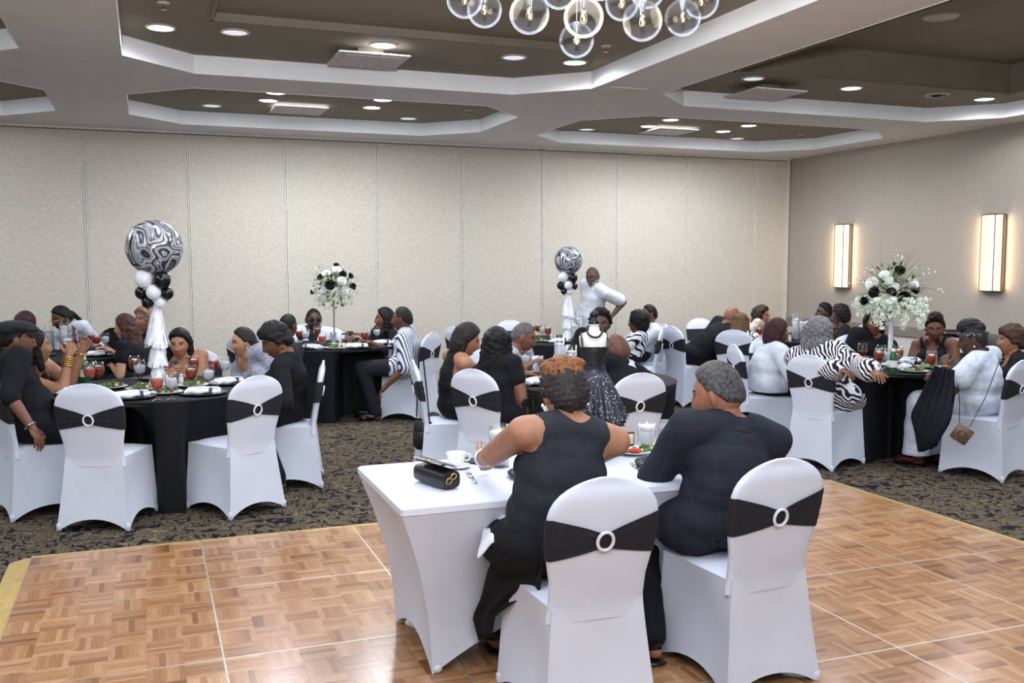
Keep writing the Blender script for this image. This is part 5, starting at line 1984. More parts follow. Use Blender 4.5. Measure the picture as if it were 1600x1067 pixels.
def _napkin(kind):
    t = empty('napkin_setting', (0, 0, 0))
    obj('charger', MB().add(*lathe([(0.001, 0.003), (0.11, 0.003), (0.125, 0.010), (0.160, 0.014), (0.162, 0.017), (0.122, 0.014), (0.108, 0.008), (0.001, 0.008)], 36)), M_BLACK, t)
    n, m = 15, 9
    P = []
    for i, u in enumerate(np.linspace(-1, 1, n)):
        for j, v in enumerate(np.linspace(0, 2 * math.pi, m, endpoint=False)):
            w_ = 0.052 * (1 - 0.15 * u) * (1 + .08 * math.sin(5 * u + 2 * v))
            h = 0.022 * (1 + .25 * math.sin(3 * u + v))
            P.append((u * 0.115, w_ * math.cos(v), 0.022 + h * math.sin(v) + .004 * math.sin(7 * u)))
    mb = MB().add(P, gridfaces(n, m, False, True))
    mb.add(P[:m], [tuple(range(m))])
    mb.add(P[-m:], [tuple(range(m))[::-1]])
    np_ = obj('napkin', mb, M_NAPKIN, t)
    for s_ in (-.02, .02):
        obj('napkin_fold', MB().add(*tube([(-.1, s_, .043), (0, s_ * 1.2, .047), (.108, s_ * .8, .043)], .006, 6)), M_NAPKIN, np_)
    obj('napkin_band', MB().add(*bevbox((0.055, 0, 0.024), (0.022, 0.118, 0.054), 0.012)), mat('grey_band', (84, 84, 98), .5), np_)
    return t
napk = first_copy(_napkin)

def _candle(h):
    h = float(h)
    t = empty('candle_vase', (0, 0, 0))
    pr = [(0.001, 0.0), (0.045, 0.0), (0.045, h), (0.042, h), (0.042, 0.012), (0.001, 0.012)]
    obj('glass_cylinder', MB().add(*lathe(pr, 24)), M_GLASS, t)
    obj('water', MB().add(*lathe([(0.001, 0.014), (0.0405, 0.014), (0.0405, h * .72), (0.001, h * .72)], 24)), M_ICE, t)
    c = obj('floating_candle', MB().add(*lathe([(0.001, h * .70), (0.028, h * .70), (0.037, h * .70 + .02), (0.036, h * .70 + .03), (0.001, h * .70 + .027)], 20)), M_CHINA, t)
    obj('wick', MB().add(*tube([(0, 0, h * .7 + .025), (0.001, 0, h * .7 + .05)], .004, 6)), M_CHINA, c)
    return t
candle = first_copy(_candle)

def _bottle(kind):
    t = empty('beer_bottle', (0, 0, 0))
    gm = mat_glass('green_glass', (60, 120, 60), .2) if False else mat('green_bottle_glass', (34, 92, 44), 0.08, var=.1)
    obj('bottle_body', MB().add(*lathe([(0.001, 0), (0.03, 0), (0.031, 0.004), (0.031, 0.12), (0.028, 0.145), (0.015, 0.175), (0.0125, 0.21), (0.0135, 0.222), (0.012, 0.23), (0.001, 0.23)], 20)), gm, t)
    obj('bottle_label', MB().add(*lathe([(0.0315, 0.05), (0.0315, 0.105)], 20)), mat('paper_label', (214, 220, 214), .6), t)
    obj('neck_label', MB().add(*lathe([(0.0150, 0.178), (0.0134, 0.205)], 16)), mat('paper_label', (214, 220, 214), .6), t)
    return t
bottle = first_copy(_bottle)

def _shaker(kind):
    t = empty('salt_shaker', (0, 0, 0))
    obj('shaker_jar', MB().add(*lathe([(0.001, 0), (0.017, 0), (0.019, 0.01), (0.015, 0.06), (0.001, 0.06)], 12)), mat('salt_in_glass', (214, 214, 216), .2), t)
    obj('shaker_cap', MB().add(*lathe([(0.016, 0.058), (0.016, 0.07), (0.010, 0.078), (0.001, 0.08)], 12)), M_CHROME, t)
    return t
shaker = first_copy(_shaker)

def _card(kind):
    t = empty('menu_card', (0, 0, 0))
    for s_ in (-1, 1):
        obj('card_leaf', MB().add(*box((0, s_ * 0.014, 0.065), (0.09, 0.0015, 0.13), rotm(0, s_ * 11))), M_NAPKIN, t, False)
    return t
card = first_copy(_card)

KIN = {'tea': ('glass of iced tea', 'glass'), 'halftea': ('half empty glass of iced tea', 'glass'), 'water': ('glass of ice water', 'glass'), 'pink': ('glass of pink drink', 'glass')}
ALL = []
def put(k, kind, x, y, extra=None, yaw=0, s=1.0):
    p = atz(x, y, TZ)
    c = np.array(T[k])
    d = p[:2] - c
    L = np.linalg.norm(d)
    mx = 0.56 if kind in ('napkin', 'salad', 'tomato') else 0.69
    if L > mx:
        d = d / L * mx
    p = c + d
    # keep things from standing inside one another
    for _ in range(12):
        moved = False
        for (kk, q, rr_) in ALL:
            need = rr_ + RAD[kind]
            dd = p - q
            l_ = np.linalg.norm(dd)
            if kk == k and l_ < need:
                p = q + (dd / (l_ + 1e-6) if l_ > 1e-4 else np.array([1., 0])) * need
                moved = True
        if not moved:
            break
    if np.linalg.norm(p - c) > mx + .04:
        p = c + (p - c) / np.linalg.norm(p - c) * (mx + .04)
    ALL.append((k, p, RAD[kind]))
    where = 'on the ' + TN[k]
    if kind in KIN:
        o = gob(kind)
        lab, cat = KIN[kind]
    elif kind in ('salad', 'tomato'):
        o = plate(kind)
        lab, cat = ('white plate of green salad' if kind == 'salad' else 'white plate of salad with tomato'), 'plate'
    elif kind == 'napkin':
        o = napk('n')
        lab, cat = 'white napkin on black charger', 'napkin'
    elif kind.startswith('candle'):
        h = {'candle_t': .32, 'candle_m': .25, 'candle_s': .19}[kind]
        o = candle(str(h))
        lab, cat = {'candle_t': 'tall', 'candle_m': 'medium height', 'candle_s': 'short'}[kind] + ' glass cylinder with floating candle', 'candle'
    elif kind == 'bottle':
        o = bottle('b')
        lab, cat = 'green glass beer bottle', 'bottle'
    elif kind == 'shaker':
        o = shaker('s')
        lab, cat = 'small salt shaker', 'shaker'
    elif kind == 'card':
        o = card('c')
        lab, cat = 'folded white menu card', 'card'
    o.location = (p[0], p[1], TZ)
    o.rotation_euler = (0, 0, math.radians(yaw))
    PUT.setdefault((lab, cat, where), []).append((x, o))
    return o
PUT = {}
RAD = {'tea': .044, 'halftea': .044, 'water': .044, 'pink': .044, 'salad': .11, 'tomato': .11, 'napkin': .15, 'candle_t': .047, 'candle_m': .047, 'candle_s': .047, 'bottle': .034, 'shaker': .02, 'card': .04}
SET = {
    1: [('napkin', 205, 622, 20), ('napkin', 318, 616, -12), ('napkin', 356, 600, 30), ('napkin', 92, 616, 70), ('napkin', 250, 592, 90), ('salad', 174, 607), ('tomato', 268, 617), ('salad', 305, 604), ('salad', 222, 610),
        ('water', 144, 603), ('tea', 166, 606), ('pink', 156, 607), ('water', 219, 600), ('tea', 230, 592), ('pink', 246, 626), ('water', 267, 627), ('tea', 299, 610), ('tea', 303, 592), ('water', 325, 611),
        ('tea', 334, 594), ('water', 351, 594), ('bottle', 123, 598), ('shaker', 283, 600), ('shaker', 280, 606)],
    0: [('candle_t', 101, 548), ('candle_m', 83, 540), ('candle_s', 106, 556), ('tea', 143, 546), ('tea', 152, 549), ('water', 165, 548), ('tea', 104, 562), ('napkin', 168, 556, 10), ('napkin', 60, 556, 60)],
    2: [('napkin', 574, 546, 0), ('napkin', 596, 538, 30), ('napkin', 485, 546, 120), ('salad', 513, 545), ('salad', 552, 541), ('tea', 468, 539), ('water', 478, 540), ('tea', 496, 534), ('pink', 502, 548), ('halftea', 540, 549),
        ('tea', 562, 542), ('water', 575, 537), ('water', 589, 535), ('card', 521, 537, 100), ('shaker', 527, 545), ('shaker', 531, 545)],
    3: [('tea', 831, 530), ('tea', 841, 528), ('tea', 856, 533), ('salad', 840, 534), ('napkin', 870, 535, 20), ('candle_m', 897, 536), ('candle_t', 905, 531), ('water', 848, 531), ('napkin', 930, 535, 60), ('shaker', 862, 529)],
    4: [('salad', 828, 588), ('napkin', 836, 600, 30), ('water', 821, 583), ('card', 840, 580, 30), ('candle_t', 874, 585), ('candle_m', 893, 588), ('candle_s', 884, 592), ('napkin', 960, 592, 100), ('water', 905, 600), ('tea', 945, 598)],
    5: [('candle_t', 1243, 532), ('candle_s', 1236, 536), ('tea', 1186, 536), ('water', 1178, 535), ('napkin', 1200, 538, 10), ('card', 1246, 540, 30), ('shaker', 1255, 538), ('napkin', 1262, 535, 70), ('candle_m', 1250, 530)],
    6: [('tea', 1373, 578), ('water', 1382, 577), ('bottle', 1395, 583), ('tea', 1403, 574), ('halftea', 1347, 568), ('salad', 1430, 582), ('salad', 1452, 575), ('napkin', 1345, 577, 100), ('napkin', 1446, 590, 40), ('napkin', 1418, 567, 0),
        ('shaker', 1350, 574), ('shaker', 1425, 572), ('pink', 1412, 581), ('water', 1376, 571)],
}
for k, L in SET.items():
    for it in L:
        put(k, *it[:3], yaw=it[3] if len(it) > 3 else 0)
for (lab, cat, where), L in PUT.items():
    L.sort(key=lambda e: e[0])
    for i, (x, o) in enumerate(L):
        w_ = ''
        if len(L) == 2:
            w_ = ', the left one' if i == 0 else ', the right one'
        elif len(L) > 2:
            w_ = ', ' + (['leftmost', 'second from left', 'third from left', 'fourth from left', 'fifth from left', 'sixth from left'][i] if i < len(L) - 1 else 'rightmost')
        tag(o, lab + ' ' + where + w_, cat, (lab + ' ' + where) if len(L) > 1 else None)

# ================================================================== BALLOON CENTREPIECES
M_TINSEL = mat('white_tinsel', (236, 238, 244), 0.35, 0.1, var=.05)
def balloon_piece(k, base_px, orb, small, tass, lab):
    c = T[k]
    dep = depth((c[0], c[1], 1.2))
    b0 = atdepth(orb[0], orb[1], dep)
    t = tag(empty('balloon_centerpiece', (b0[0], b0[1], TZ)), lab, 'balloon', 'marbled balloon centrepieces')
    O = np.array([b0[0], b0[1], TZ])
    m = dep / FPX
    V, F = ell((0, 0, 0), (orb[2] * m,) * 3, None, 40, 26)
    obj('foil_balloon', MB().add(V, F), M_MARBLE, t, loc=tuple(b0 - O))
    r = random.Random(4)
    for j, (x, y, rr_, w_) in enumerate(small):
        q = atdepth(x, y, dep - (0.05 if j in (0, 1, 3) else 0.0)) - O
        V, F = ell((0, 0, 0), (rr_ * m, rr_ * m, rr_ * m * 1.06), None, 22, 14)
        bo = obj('balloon', MB().add(V, F), M_WBAL if w_ else M_BBAL, t, loc=tuple(q))
        obj('balloon_knot', MB().add(*lathe([(0.003, 0), (0.008, -0.01), (0.001, -0.012)], 8, (0, 0, -rr_ * m * 1.06))), M_WBAL if w_ else M_BBAL, bo)
    for j in range(4):   # hidden half of the cluster
        a = 0.8 + j * .5
        q = atdepth(small[3][0] + (j - 1.5) * rr_ * .8, small[3][1] + (-1) ** j * rr_ * .7, dep + 0.09) - O
        V, F = ell((0, 0, 0), (small[3][2] * m * .9,) * 3, None, 18, 12)
        obj('balloon', MB().add(V, F), M_BBAL if j % 2 else M_WBAL, t, loc=tuple(q))
    # tinsel tassel in tiers
    zt = (atdepth(*tass[0], dep) - O)[2]
    for (z0, z1, r0, r1, n) in ((zt, zt * .48, .022, .085, 60), (zt * .56, zt * .24, .03, .07, 48), (zt * .3, 0.004, .03, .065, 48)):
        mb = MB()
        for i in range(n):
            a = 2 * math.pi * i / n + r.uniform(-.05, .05)
            a2 = a + r.uniform(-.12, .12)
            ll = r.uniform(.86, 1.0)
            w_ = .008
            pts = []
            for u in (0, .35, .7, 1):
                rad = r0 + (r1 - r0) * u + r.uniform(-.006, .006)
                aa = a + (a2 - a) * u
                z = max(z0 + (z1 - z0) * u * ll, .003)
                cx, cy = math.cos(aa), math.sin(aa)
                pts += [(rad * cx - w_ * cy, rad * cy + w_ * cx, z), (rad * cx + w_ * cy, rad * cy - w_ * cx, z)]
            mb.add(pts, [(0, 1, 3, 2), (2, 3, 5, 4), (4, 5, 7, 6)])
        o = obj('tinsel_tassel', mb, M_TINSEL, t, False)
        o['kind'] = 'stuff'
    obj('pole', MB().add(*tube([(0, 0, 0), (0, 0, (b0 - O)[2] - orb[2] * m * .9)], .006, 8)), M_CHROME, t)
    obj('base', MB().add(*lathe([(0.001, 0), (0.06, 0), (0.06, .012), (0.02, .02), (0.001, .02)], 20)), M_CHROME, t)
balloon_piece(1, None, (241, 387, 43), [(225, 435.5, 14, 1), (253, 437.5, 13.5, 0), (221, 457, 10, 0), (240, 456.5, 11.6, 1), (261, 458, 10, 0), (231, 472, 9.5, 0), (250, 472.5, 9, 1)], [(242, 478)],
              'marbled foil balloon with black and white balloons on the near left table')
balloon_piece(3, None, (888, 407, 22), [(880, 433, 7.6, 1), (895.5, 434, 7.2, 0), (876, 446, 6, 0), (888, 445.5, 6.6, 1), (898, 447, 5, 0), (881, 455, 5, 0), (890, 455.5, 5, 1)], [(884, 460)],
              'smaller marbled foil balloon with black and white balloons at the back')

# ================================================================== FLOWERS
def rose_mesh(m, seed, name):
    r = random.Random(seed)
    mb = MB()
    for ring, (n, R, h, tilt) in enumerate(((3, .30, .62, 8), (5, .58, .55, 24), (6, .85, .38, 46), (7, 1.0, .12, 66))):
        for i in range(n):
            a = 2 * math.pi * (i + .5 * (ring % 2)) / n + r.uniform(-.1, .1)
            w_ = 0.62 if ring else .4
            P = []
            for u in np.linspace(-1, 1, 5):
                for v in np.linspace(0, 1, 4):
                    aa = a + u * w_ * (0.55 + .45 * v)
                    rad = R * (0.35 + .65 * v ** .8) * (1 - .06 * u * u) + r.uniform(-.01, .01)
                    z = -.5 + (h + .5) * v - .16 * u * u * v + (.05 * math.sin(3 * u) if v == 1 else 0)
                    P.append((rad * math.cos(aa), rad * math.sin(aa), z))
            mb.add(P, gridfaces(5, 4))
    mb.add(*ell((0, 0, .2), (.22, .22, .4), None, 8, 6))
    mb.add(*ell((0, 0, -.35), (.55, .55, .25), None, 10, 6))
    me = bpy.data.meshes.new(name)
    me.from_pydata(mb.verts().tolist(), [], mb.f)
    me.materials.append(m)
    me.polygons.foreach_set('use_smooth', [True] * len(me.polygons))
    me.update()
    return me
ROSEW, ROSEB = rose_mesh(M_PETALW, 1, 'white_rose'), rose_mesh(M_PETALB, 2, 'black_rose')

def add_rose(parent, p, rad, white, outward):
    o = bpy.data.objects.new('white_rose' if white else 'black_rose', ROSEW if white else ROSEB)
    COL.objects.link(o)
    o.parent = parent
    o.location = p
    o.scale = (rad,) * 3
    o.rotation_mode = 'QUATERNION'
    o.rotation_quaternion = Vector(outward).to_track_quat('Z', 'Y')
    return o

def flower_piece(k, cx, cy, R, roses, drop, lab, stand_m, stand_r, grass_len, seed):
    c = T[k]
    dep = depth((c[0], c[1], 1.2))
    m = dep / FPX
    C = atdepth(cx, cy, dep)
    t = tag(empty('flower_centerpiece', (C[0], C[1], TZ)), lab, 'flower arrangement', 'tall flower centrepieces')
    O = np.array([C[0], C[1], TZ])
    Cl = C - O
    Rm = R * m
    r = random.Random(seed)
    obj('stand', MB().add(*lathe([(0.001, 0), (0.075, 0), (0.075, 0.01), (stand_r * 1.3, 0.03), (stand_r, 0.08), (stand_r, Cl[2] - Rm * .6), (stand_r * 2.2, Cl[2] - Rm * .35), (0.001, Cl[2] - Rm * .35)], 20)), stand_m, t)
    for (x, y, rr_, w_) in roses:
        q = atdepth(x, y, dep) - O
        d = q - Cl
        lat = np.linalg.norm(d)
        f = math.sqrt(max(0.04, 1 - min(1, lat / Rm) ** 2)) * Rm * .75
        tocam = CAM - C
        tocam[2] *= .2
        tocam /= np.linalg.norm(tocam)
        q = q + tocam * f
        add_rose(t, tuple(q), rr_ * m, w_, tuple((q - Cl) / np.linalg.norm(q - Cl) + tocam * .5 + np.array([0, 0, .25])))
        if r.random() < .75:   # its neighbour on the far side
            q2 = Cl + d * .9 - tocam * f
            add_rose(t, tuple(q2), rr_ * m * .95, not w_ if r.random() < .4 else w_, tuple((q2 - Cl) / (np.linalg.norm(q2 - Cl) + 1e-6) + np.array([0, 0, .3])))
    # foliage
    mb = leafy(150, 1, seed, 1, .28)
    V = []
    mb2 = MB()
    for i in range(260):
        d = np.array([r.gauss(0, 1), r.gauss(0, 1), r.gauss(0, .8)])
        d /= np.linalg.norm(d)
        q = Cl + d * Rm * r.uniform(.4, 1.02)
        l, w_ = Rm * r.uniform(.14, .26), Rm * r.uniform(.05, .09)
        x_, y_, z_ = frame(d + np.array([r.uniform(-.6, .6), r.uniform(-.6, .6), r.uniform(-.5, .5)]))
        P = [q, q + z_ * l * .4 + x_ * w_, q + z_ * l * .45 + y_ * w_ * .25, q + z_ * l * .4 - x_ * w_, q + z_ * l]
        mb2.add(P, [(0, 1, 2), (0, 2, 3), (1, 4, 2), (2, 4, 3)], r.choice([0, 0, 0, 1]))
    o = obj('foliage', mb2, [M_GREEN, M_GREEN2], t)
    o['kind'] = 'stuff'
    # grass blades
    mb3, buds = MB(), MB()
    for i in range(90):
        a = r.uniform(0, 6.28)
        e = r.uniform(-.15, 1.2)
        d = np.array([math.cos(a) * math.cos(e), math.sin(a) * math.cos(e), math.sin(e)])
        L = grass_len * m * r.uniform(.6, 1.05)
        pts = [Cl + d * L * u + np.array([0, 0, -.22 * L * u * u * u * (1.4 - d[2])]) for u in np.linspace(.1, 1, 6)]
        mb3.add(*tube(pts, [.0016, .0016, .0015, .0013, .001, .0005], 4))
        if i % 9 == 0:
            for j in range(3):
                buds.add(*ell(pts[-1] + np.array([r.uniform(-.03, .03), r.uniform(-.03, .03), r.uniform(-.04, .02)]), (.006, .006, .009), None, 7, 5))
    o = obj('grass_blades', mb3, M_GREEN, t)
    o['kind'] = 'stuff'
    o = obj('bud_sprays', buds, M_PETALW, t)
    o['kind'] = 'stuff'
    # hanging florets
    for j in range(drop[2]):
        a = 2 * math.pi * j / drop[2] + r.uniform(-.2, .2)
        rad = drop[0] * m * r.uniform(.45, 1.0)
        top = Cl + np.array([rad * math.cos(a), rad * math.sin(a), -Rm * .15])
        ln = drop[1] * m * r.uniform(.55, 1.0)
        mb = MB()
        for i in range(int(26 * ln / .2) + 10):
            u = r.random()
            sp_ = .035 * (1 - .6 * u)
            q = top + np.array([r.gauss(0, sp_), r.gauss(0, sp_), -ln * u])
            x_, y_, z_ = frame(np.array([r.gauss(0, 1), r.gauss(0, 1), -.3]))
            s_ = r.uniform(.010, .017)
            for g in range(4):
                b = g * math.pi / 2 + r.random()
                e1 = x_ * math.cos(b) + y_ * math.sin(b)
                e2 = -x_ * math.sin(b) + y_ * math.cos(b)
                mb.add([q, q + e1 * s_ + e2 * s_ * .6, q + e1 * s_ * 1.5 + z_ * .003, q + e1 * s_ - e2 * s_ * .6], [(0, 1, 2, 3)])
        o = obj('floret_cluster', mb, M_PETALC, t, False)
        o['kind'] = 'stuff'
    return t
flower_piece(2, 521, 448, 33, [(510, 427, 7.5, 1), (526, 422, 8, 1), (493, 450, 7, 1), (506, 453, 5.5, 1), (534, 439, 8, 1), (538, 453, 7, 1), (525.5, 414, 5, 0), (536, 428, 6, 0), (548, 431, 5, 0), (552, 447, 5.5, 0), (516, 445, 8, 0), (488, 456, 4.5, 0), (500, 432, 5, 0)],
             (30, 26, 12), 'tall bouquet of white and black roses on the back table', mat('silver_stand', (150, 148, 140), .3, .6), .008, 55, 21)
flower_piece(6, 1394, 458, 44, [(1362.6, 443, 11, 1), (1382, 429, 8.5, 1), (1388, 438, 8, 1), (1397, 448, 8.5, 1), (1425, 443, 11, 1), (1387, 469, 11, 1), (1406, 421.5, 9, 0), (1366, 456, 9, 0), (1350, 470, 7, 0), (1429, 451, 9, 0), (1412, 465, 11, 0), (1393, 456, 8, 0)],
             (52, 50, 22), 'tall bouquet of white and black roses with hanging florets, right table', mat('white_stand', (225, 226, 232), .4), .021, 80, 33)

# ================================================================== DRESS FORM ON THE HEAD TABLE
def dress_form():
    b = aty(927, 700, 4.02)
    t = tag(empty('dress_form', (b[0], b[1], HZ), math.radians(-20)), 'small dress form in navy sequined tulle with black necklace on the head table', 'dress form')
    dep = depth((b[0], b[1], 1.1))
    z = lambda y: 1.66 - (y - 410) / FPX * dep - HZ
    def loft(rows, n=28):
        th = np.linspace(0, 2 * np.pi, n, endpoint=False)
        V = [np.stack([rx_ * np.cos(th), ry_ * np.sin(th), np.full(n, zz)], 1) for zz, rx_, ry_ in rows]
        F = gridfaces(len(rows), n, False, True)
        return np.concatenate(V), F + [tuple(range((len(rows) - 1) * n, len(rows) * n))]
    M_SAT = mat('navy_satin', (38, 42, 60), .4)
    M_TOR = mat('cream_torso', (224, 220, 214), .7)
    obj('torso', MB().add(*loft([(z(575), .045, .04), (z(556), .052, .045), (z(545), .062, .052), (z(535), .068, .052), (z(525), .070, .044), (z(520), .055, .034), (z(516), .026, .024), (z(504), .022, .022)])), M_TOR, t)
    obj('neck_cap', MB().add(*lathe([(0.023, z(505)), (0.025, z(500)), (0.012, z(497)), (0.018, z(492)), (0.02, z(489)), (0.006, z(484)), (0.001, z(482))], 18)), M_BLACK, t)
    obj('bodice', MB().add(*loft([(z(584), .052, .050), (z(570), .047, .044), (z(560), .054, .048), (z(550), .060, .056), (z(543), .070, .060), (z(540), .071, .058)])), mat('black_satin', (22, 22, 28), .5), t)
    for s_ in (-1, 1):
        obj('strap', MB().add(*tube([(s_ * .055, .045, z(541)), (s_ * .062, .03, z(526)), (s_ * .058, .0, z(520)), (s_ * .06, -.04, z(530)), (s_ * .058, -.05, z(541))], .006, 6)), M_BLACK, t)
    obj('waistband', MB().add(*loft([(z(590), .075, .070), (z(578), .056, .053), (z(568), .052, .049)])), M_SAT, t)
    # tulle skirt: two layers of ruffles
    k = NT('sequined_tulle')
    vo = k.n('ShaderNodeTexVoronoi')
    vo.inputs['Scale'].default_value = 130.0
    k.l(k.coord(), vo.inputs['Vector'])
    rs = k.n('ShaderNodeMath', operation='LESS_THAN')
    rs.inputs[1].default_value = 0.30
    k.l(vo.outputs['Distance'], rs.inputs[0])
    wn = k.n('ShaderNodeSeparateColor')
    k.l(vo.outputs['Color'], wn.inputs[0])
    gt = k.n('ShaderNodeMath', operation='GREATER_THAN')
    gt.inputs[1].default_value = 0.72
    k.l(wn.outputs[0], gt.inputs[0])
    mu = k.n('ShaderNodeMath', operation='MULTIPLY')
    k.l(rs.outputs[0], mu.inputs[0])
    k.l(gt.outputs[0], mu.inputs[1])
    k.l(k.ramp(mu.outputs[0], [(0, (26, 28, 42)), (1, (225, 228, 240))]), k.b.inputs['Base Color'])
    k.b.inputs['Roughness'].default_value = .5
    for j, (r1, zb, nf) in enumerate(((.15, 652, 17), (.135, 662, 14), (.12, 668, 12))):
        n = 96
        th = np.linspace(0, 2 * np.pi, n, endpoint=False)
        V = []
        for u in np.linspace(0, 1, 12):
            f = 1 + .12 * u * np.sin(nf * th + j) + .05 * u * np.sin(5 * th + 2 * j)
            rad = (.05 + (r1 - .05) * u ** .75) * f
            V.append(np.stack([rad * np.cos(th), rad * np.sin(th), z(578) + (z(zb) - z(578)) * u + .006 * u * np.sin(9 * th + j)], 1))
        obj('tulle_layer', MB().add(np.concatenate(V), gridfaces(12, n, False, True)), k.m, t)
    for i in range(30):
        a = i / 30 * 2 * math.pi
        pt = (.036 * math.sin(a) * (1.0 if math.cos(a) < 0 else 1), .026 - .082 * (.5 + .5 * math.cos(a)) ** .8, z(508) - .05 * (.5 + .5 * math.cos(a)) ** 1.4)
        obj('necklace_bead', MB().add(*ell(pt, (.0055,) * 3, None, 8, 6)), M_BBAL, t)
    obj('pole', MB().add(*tube([(0, 0, .01), (0, 0, z(570))], .008, 10)), M_BLACK, t)
    obj('base', MB().add(*lathe([(.001, 0), (.085, 0), (.085, .008), (.03, .02), (.001, .022)], 28)), M_BLACK, t)
dress_form()

# low flowers beside the dress form
q = aty(842, 690, 4.03)
t = tag(empty('low_bouquet', (q[0], q[1], HZ)), 'low bunch of black buds, green leaves and a white bloom on the head table', 'flower arrangement')
depq = depth((q[0], q[1], .9))
obj('bowl', MB().add(*lathe([(.001, 0), (.045, 0), (.06, .03), (.062, .06), (.056, .06), (.001, .055)], 24)), M_BLACK, t)
for (x, y, rr_, w_) in ((868, 617, 12, 1), (832, 618, 9, 0), (838, 640, 9, 0), (822, 630, 8, 0), (829, 652, 9, 0), (856, 640, 8, 1), (846, 660, 8, 0)):
    p = atdepth(x, y, depq - .03) - np.array([q[0], q[1], HZ])
    add_rose(t, tuple(p), rr_ * depq / FPX, w_, (p[0] - .02, p[1] - .1, .12))
    obj('stem', MB().add(*tube([(0, 0, .05), (p[0] * .6, p[1] * .6, p[2] * .6), tuple(p)], .003, 5)), M_GREEN, t)
r = random.Random(9)
for i in range(16):
    a = r.uniform(0, 6.28)
    d = np.array([math.cos(a), math.sin(a), r.uniform(.1, 1.0)])
    d /= np.linalg.norm(d)
    b = np.array([0, 0, .06]) + d * .05
    x_, y_, z_ = frame(d)
    l = r.uniform(.08, .13)
    P = [b, b + z_ * l * .4 + x_ * .022, b + z_ * l * .45 + y_ * .006, b + z_ * l * .4 - x_ * .022, b + z_ * l - np.array([0, 0, .02])]
    obj('leaf', MB().add(P, [(0, 1, 2), (0, 2, 3), (1, 4, 2), (2, 4, 3)]), M_GREEN2 if i % 3 == 0 else mat('bright_leaf', (70, 124, 40), .5, var=.2), t)

# ================================================================== THINGS ON THE HEAD TABLE
def on_table(x, y):
    p = atz(x, y, HZ)
    return (p[0], p[1], HZ)
# clutch
a, b = atz(652, 752, HZ), atz(700, 768, HZ)
ang = math.atan2(b[1] - a[1], b[0] - a[0])
p = atz(682, 758, HZ)
t = tag(empty('clutch_bag', (p[0], p[1], HZ), ang), 'black leather clutch with open flap on the head table', 'handbag')
P, n = [], 18
for u in np.linspace(-1, 1, 9):
    for v in np.linspace(0, 2 * math.pi, n, endpoint=False):
        e = .6
        c, s_ = math.cos(v), math.sin(v)
        k = 1 - .10 * u ** 4
        P.append((u * .092, .042 * np.sign(c) * abs(c) ** e * k, .037 + .035 * np.sign(s_) * abs(s_) ** e * k))
mb = MB().add(P, gridfaces(9, n, False, True)).add(P[:n], [tuple(range(n))]).add(P[-n:], [tuple(range(n))[::-1]])
obj('bag_body', mb, M_LEATHER, t, sharp=50)
t.scale = (1.18, 1.12, 1.1)
fl = [(u * .088, .04 - .085 * v, .075 + .016 * math.sin(math.pi * v * .8) + .012 * v) for u in np.linspace(-1, 1, 5) for v in np.linspace(0, 1, 7)]
fb = [(x, y, z - .006) for x, y, z in fl]
mb = MB().add(fl, gridfaces(5, 7)).add(fb, [q_[::-1] for q_ in gridfaces(5, 7)])
flap = obj('flap', mb, M_LEATHER, t)
obj('clasp', MB().add(*bevbox((0, -.035, .098), (.022, .012, .006), .002)), M_BRASS, flap)
for dx in (0, .016):
    obj('strap_ring', MB().add(*torus((.094 + dx * .3, -.012 + dx, .035 + dx), .012, .0025, (0, 1, 0), (.3, 0, .95), 16, 6)), M_BRASS, t)
# cup and saucer
p = on_table(713, 731)
t = tag(empty('coffee_cup', p), 'white coffee cup on the head table near the clutch', 'cup')
prof = [(.001, .012), (.022, .012), (.026, .016), (.036, .035), (.044, .066), (.0455, .07), (.042, .068), (.034, .036), (.02, .02), (.001, .02)]
cup = obj('cup_body', MB().add(*lathe(prof, 28)), M_CHINA, t)
obj('handle', MB().add(*tube([(.041, 0, .058), (.062, 0, .06), (.068, 0, .045), (.055, 0, .03), (.034, 0, .032)], .004, 8)), M_CHINA, t)
tag(obj('saucer', MB().add(*lathe([(.001, .003), (.035, .003), (.066, .012), (.067, .014), (.034, .008), (.025, .011), (.001, .011)], 32)), M_CHINA, None, True, p), 'white saucer under the coffee cup', 'saucer')
def fork(x0, y0, x1, y1, lab, knife=False):
    a, b = atz(x0, y0, HZ), atz(x1, y1, HZ)
    t = tag(empty('knife' if knife else 'fork', (a[0], a[1], HZ), math.atan2(b[1] - a[1], b[0] - a[0])), lab, 'cutlery')
    obj('handle', MB().add(*bevbox((.115, 0, .005), (.12, .012, .004), .0015)), M_CHROME, t)
    if knife:
        obj('blade', MB().add(*bevbox((.0, 0, .005), (.115, .016, .003), .001)), M_CHROME, t)
    else:
        obj('head', MB().add(*bevbox((.035, 0, .006), (.045, .022, .004), .0015)), M_CHROME, t)
        for k in range(4):
            obj('tine', MB().add(*box((-.012, -.009 + .006 * k, .006), (.05, .003, .003))), M_CHROME, t, False)
fork(733, 742, 752, 768, 'steel fork beside the seated woman\'s elbow')
fork(990, 727, 1010, 748, 'steel fork left of the grey charger')
fork(1000, 722, 1022, 742, 'steel knife left of the grey charger', True)
# phone
p = on_table(740, 722)
t = tag(empty('phone', p, .5), 'dark phone lying by the coffee cup', 'phone')
obj('phone_body', MB().add(*bevbox((0, 0, .005), (.075, .15, .009), .003)), M_BLACK, t)
obj('phone_screen', MB().add(*box((0, 0, .0102), (.068, .142, .001))), mat('phone_glass', (40, 40, 44), .1), t, False)
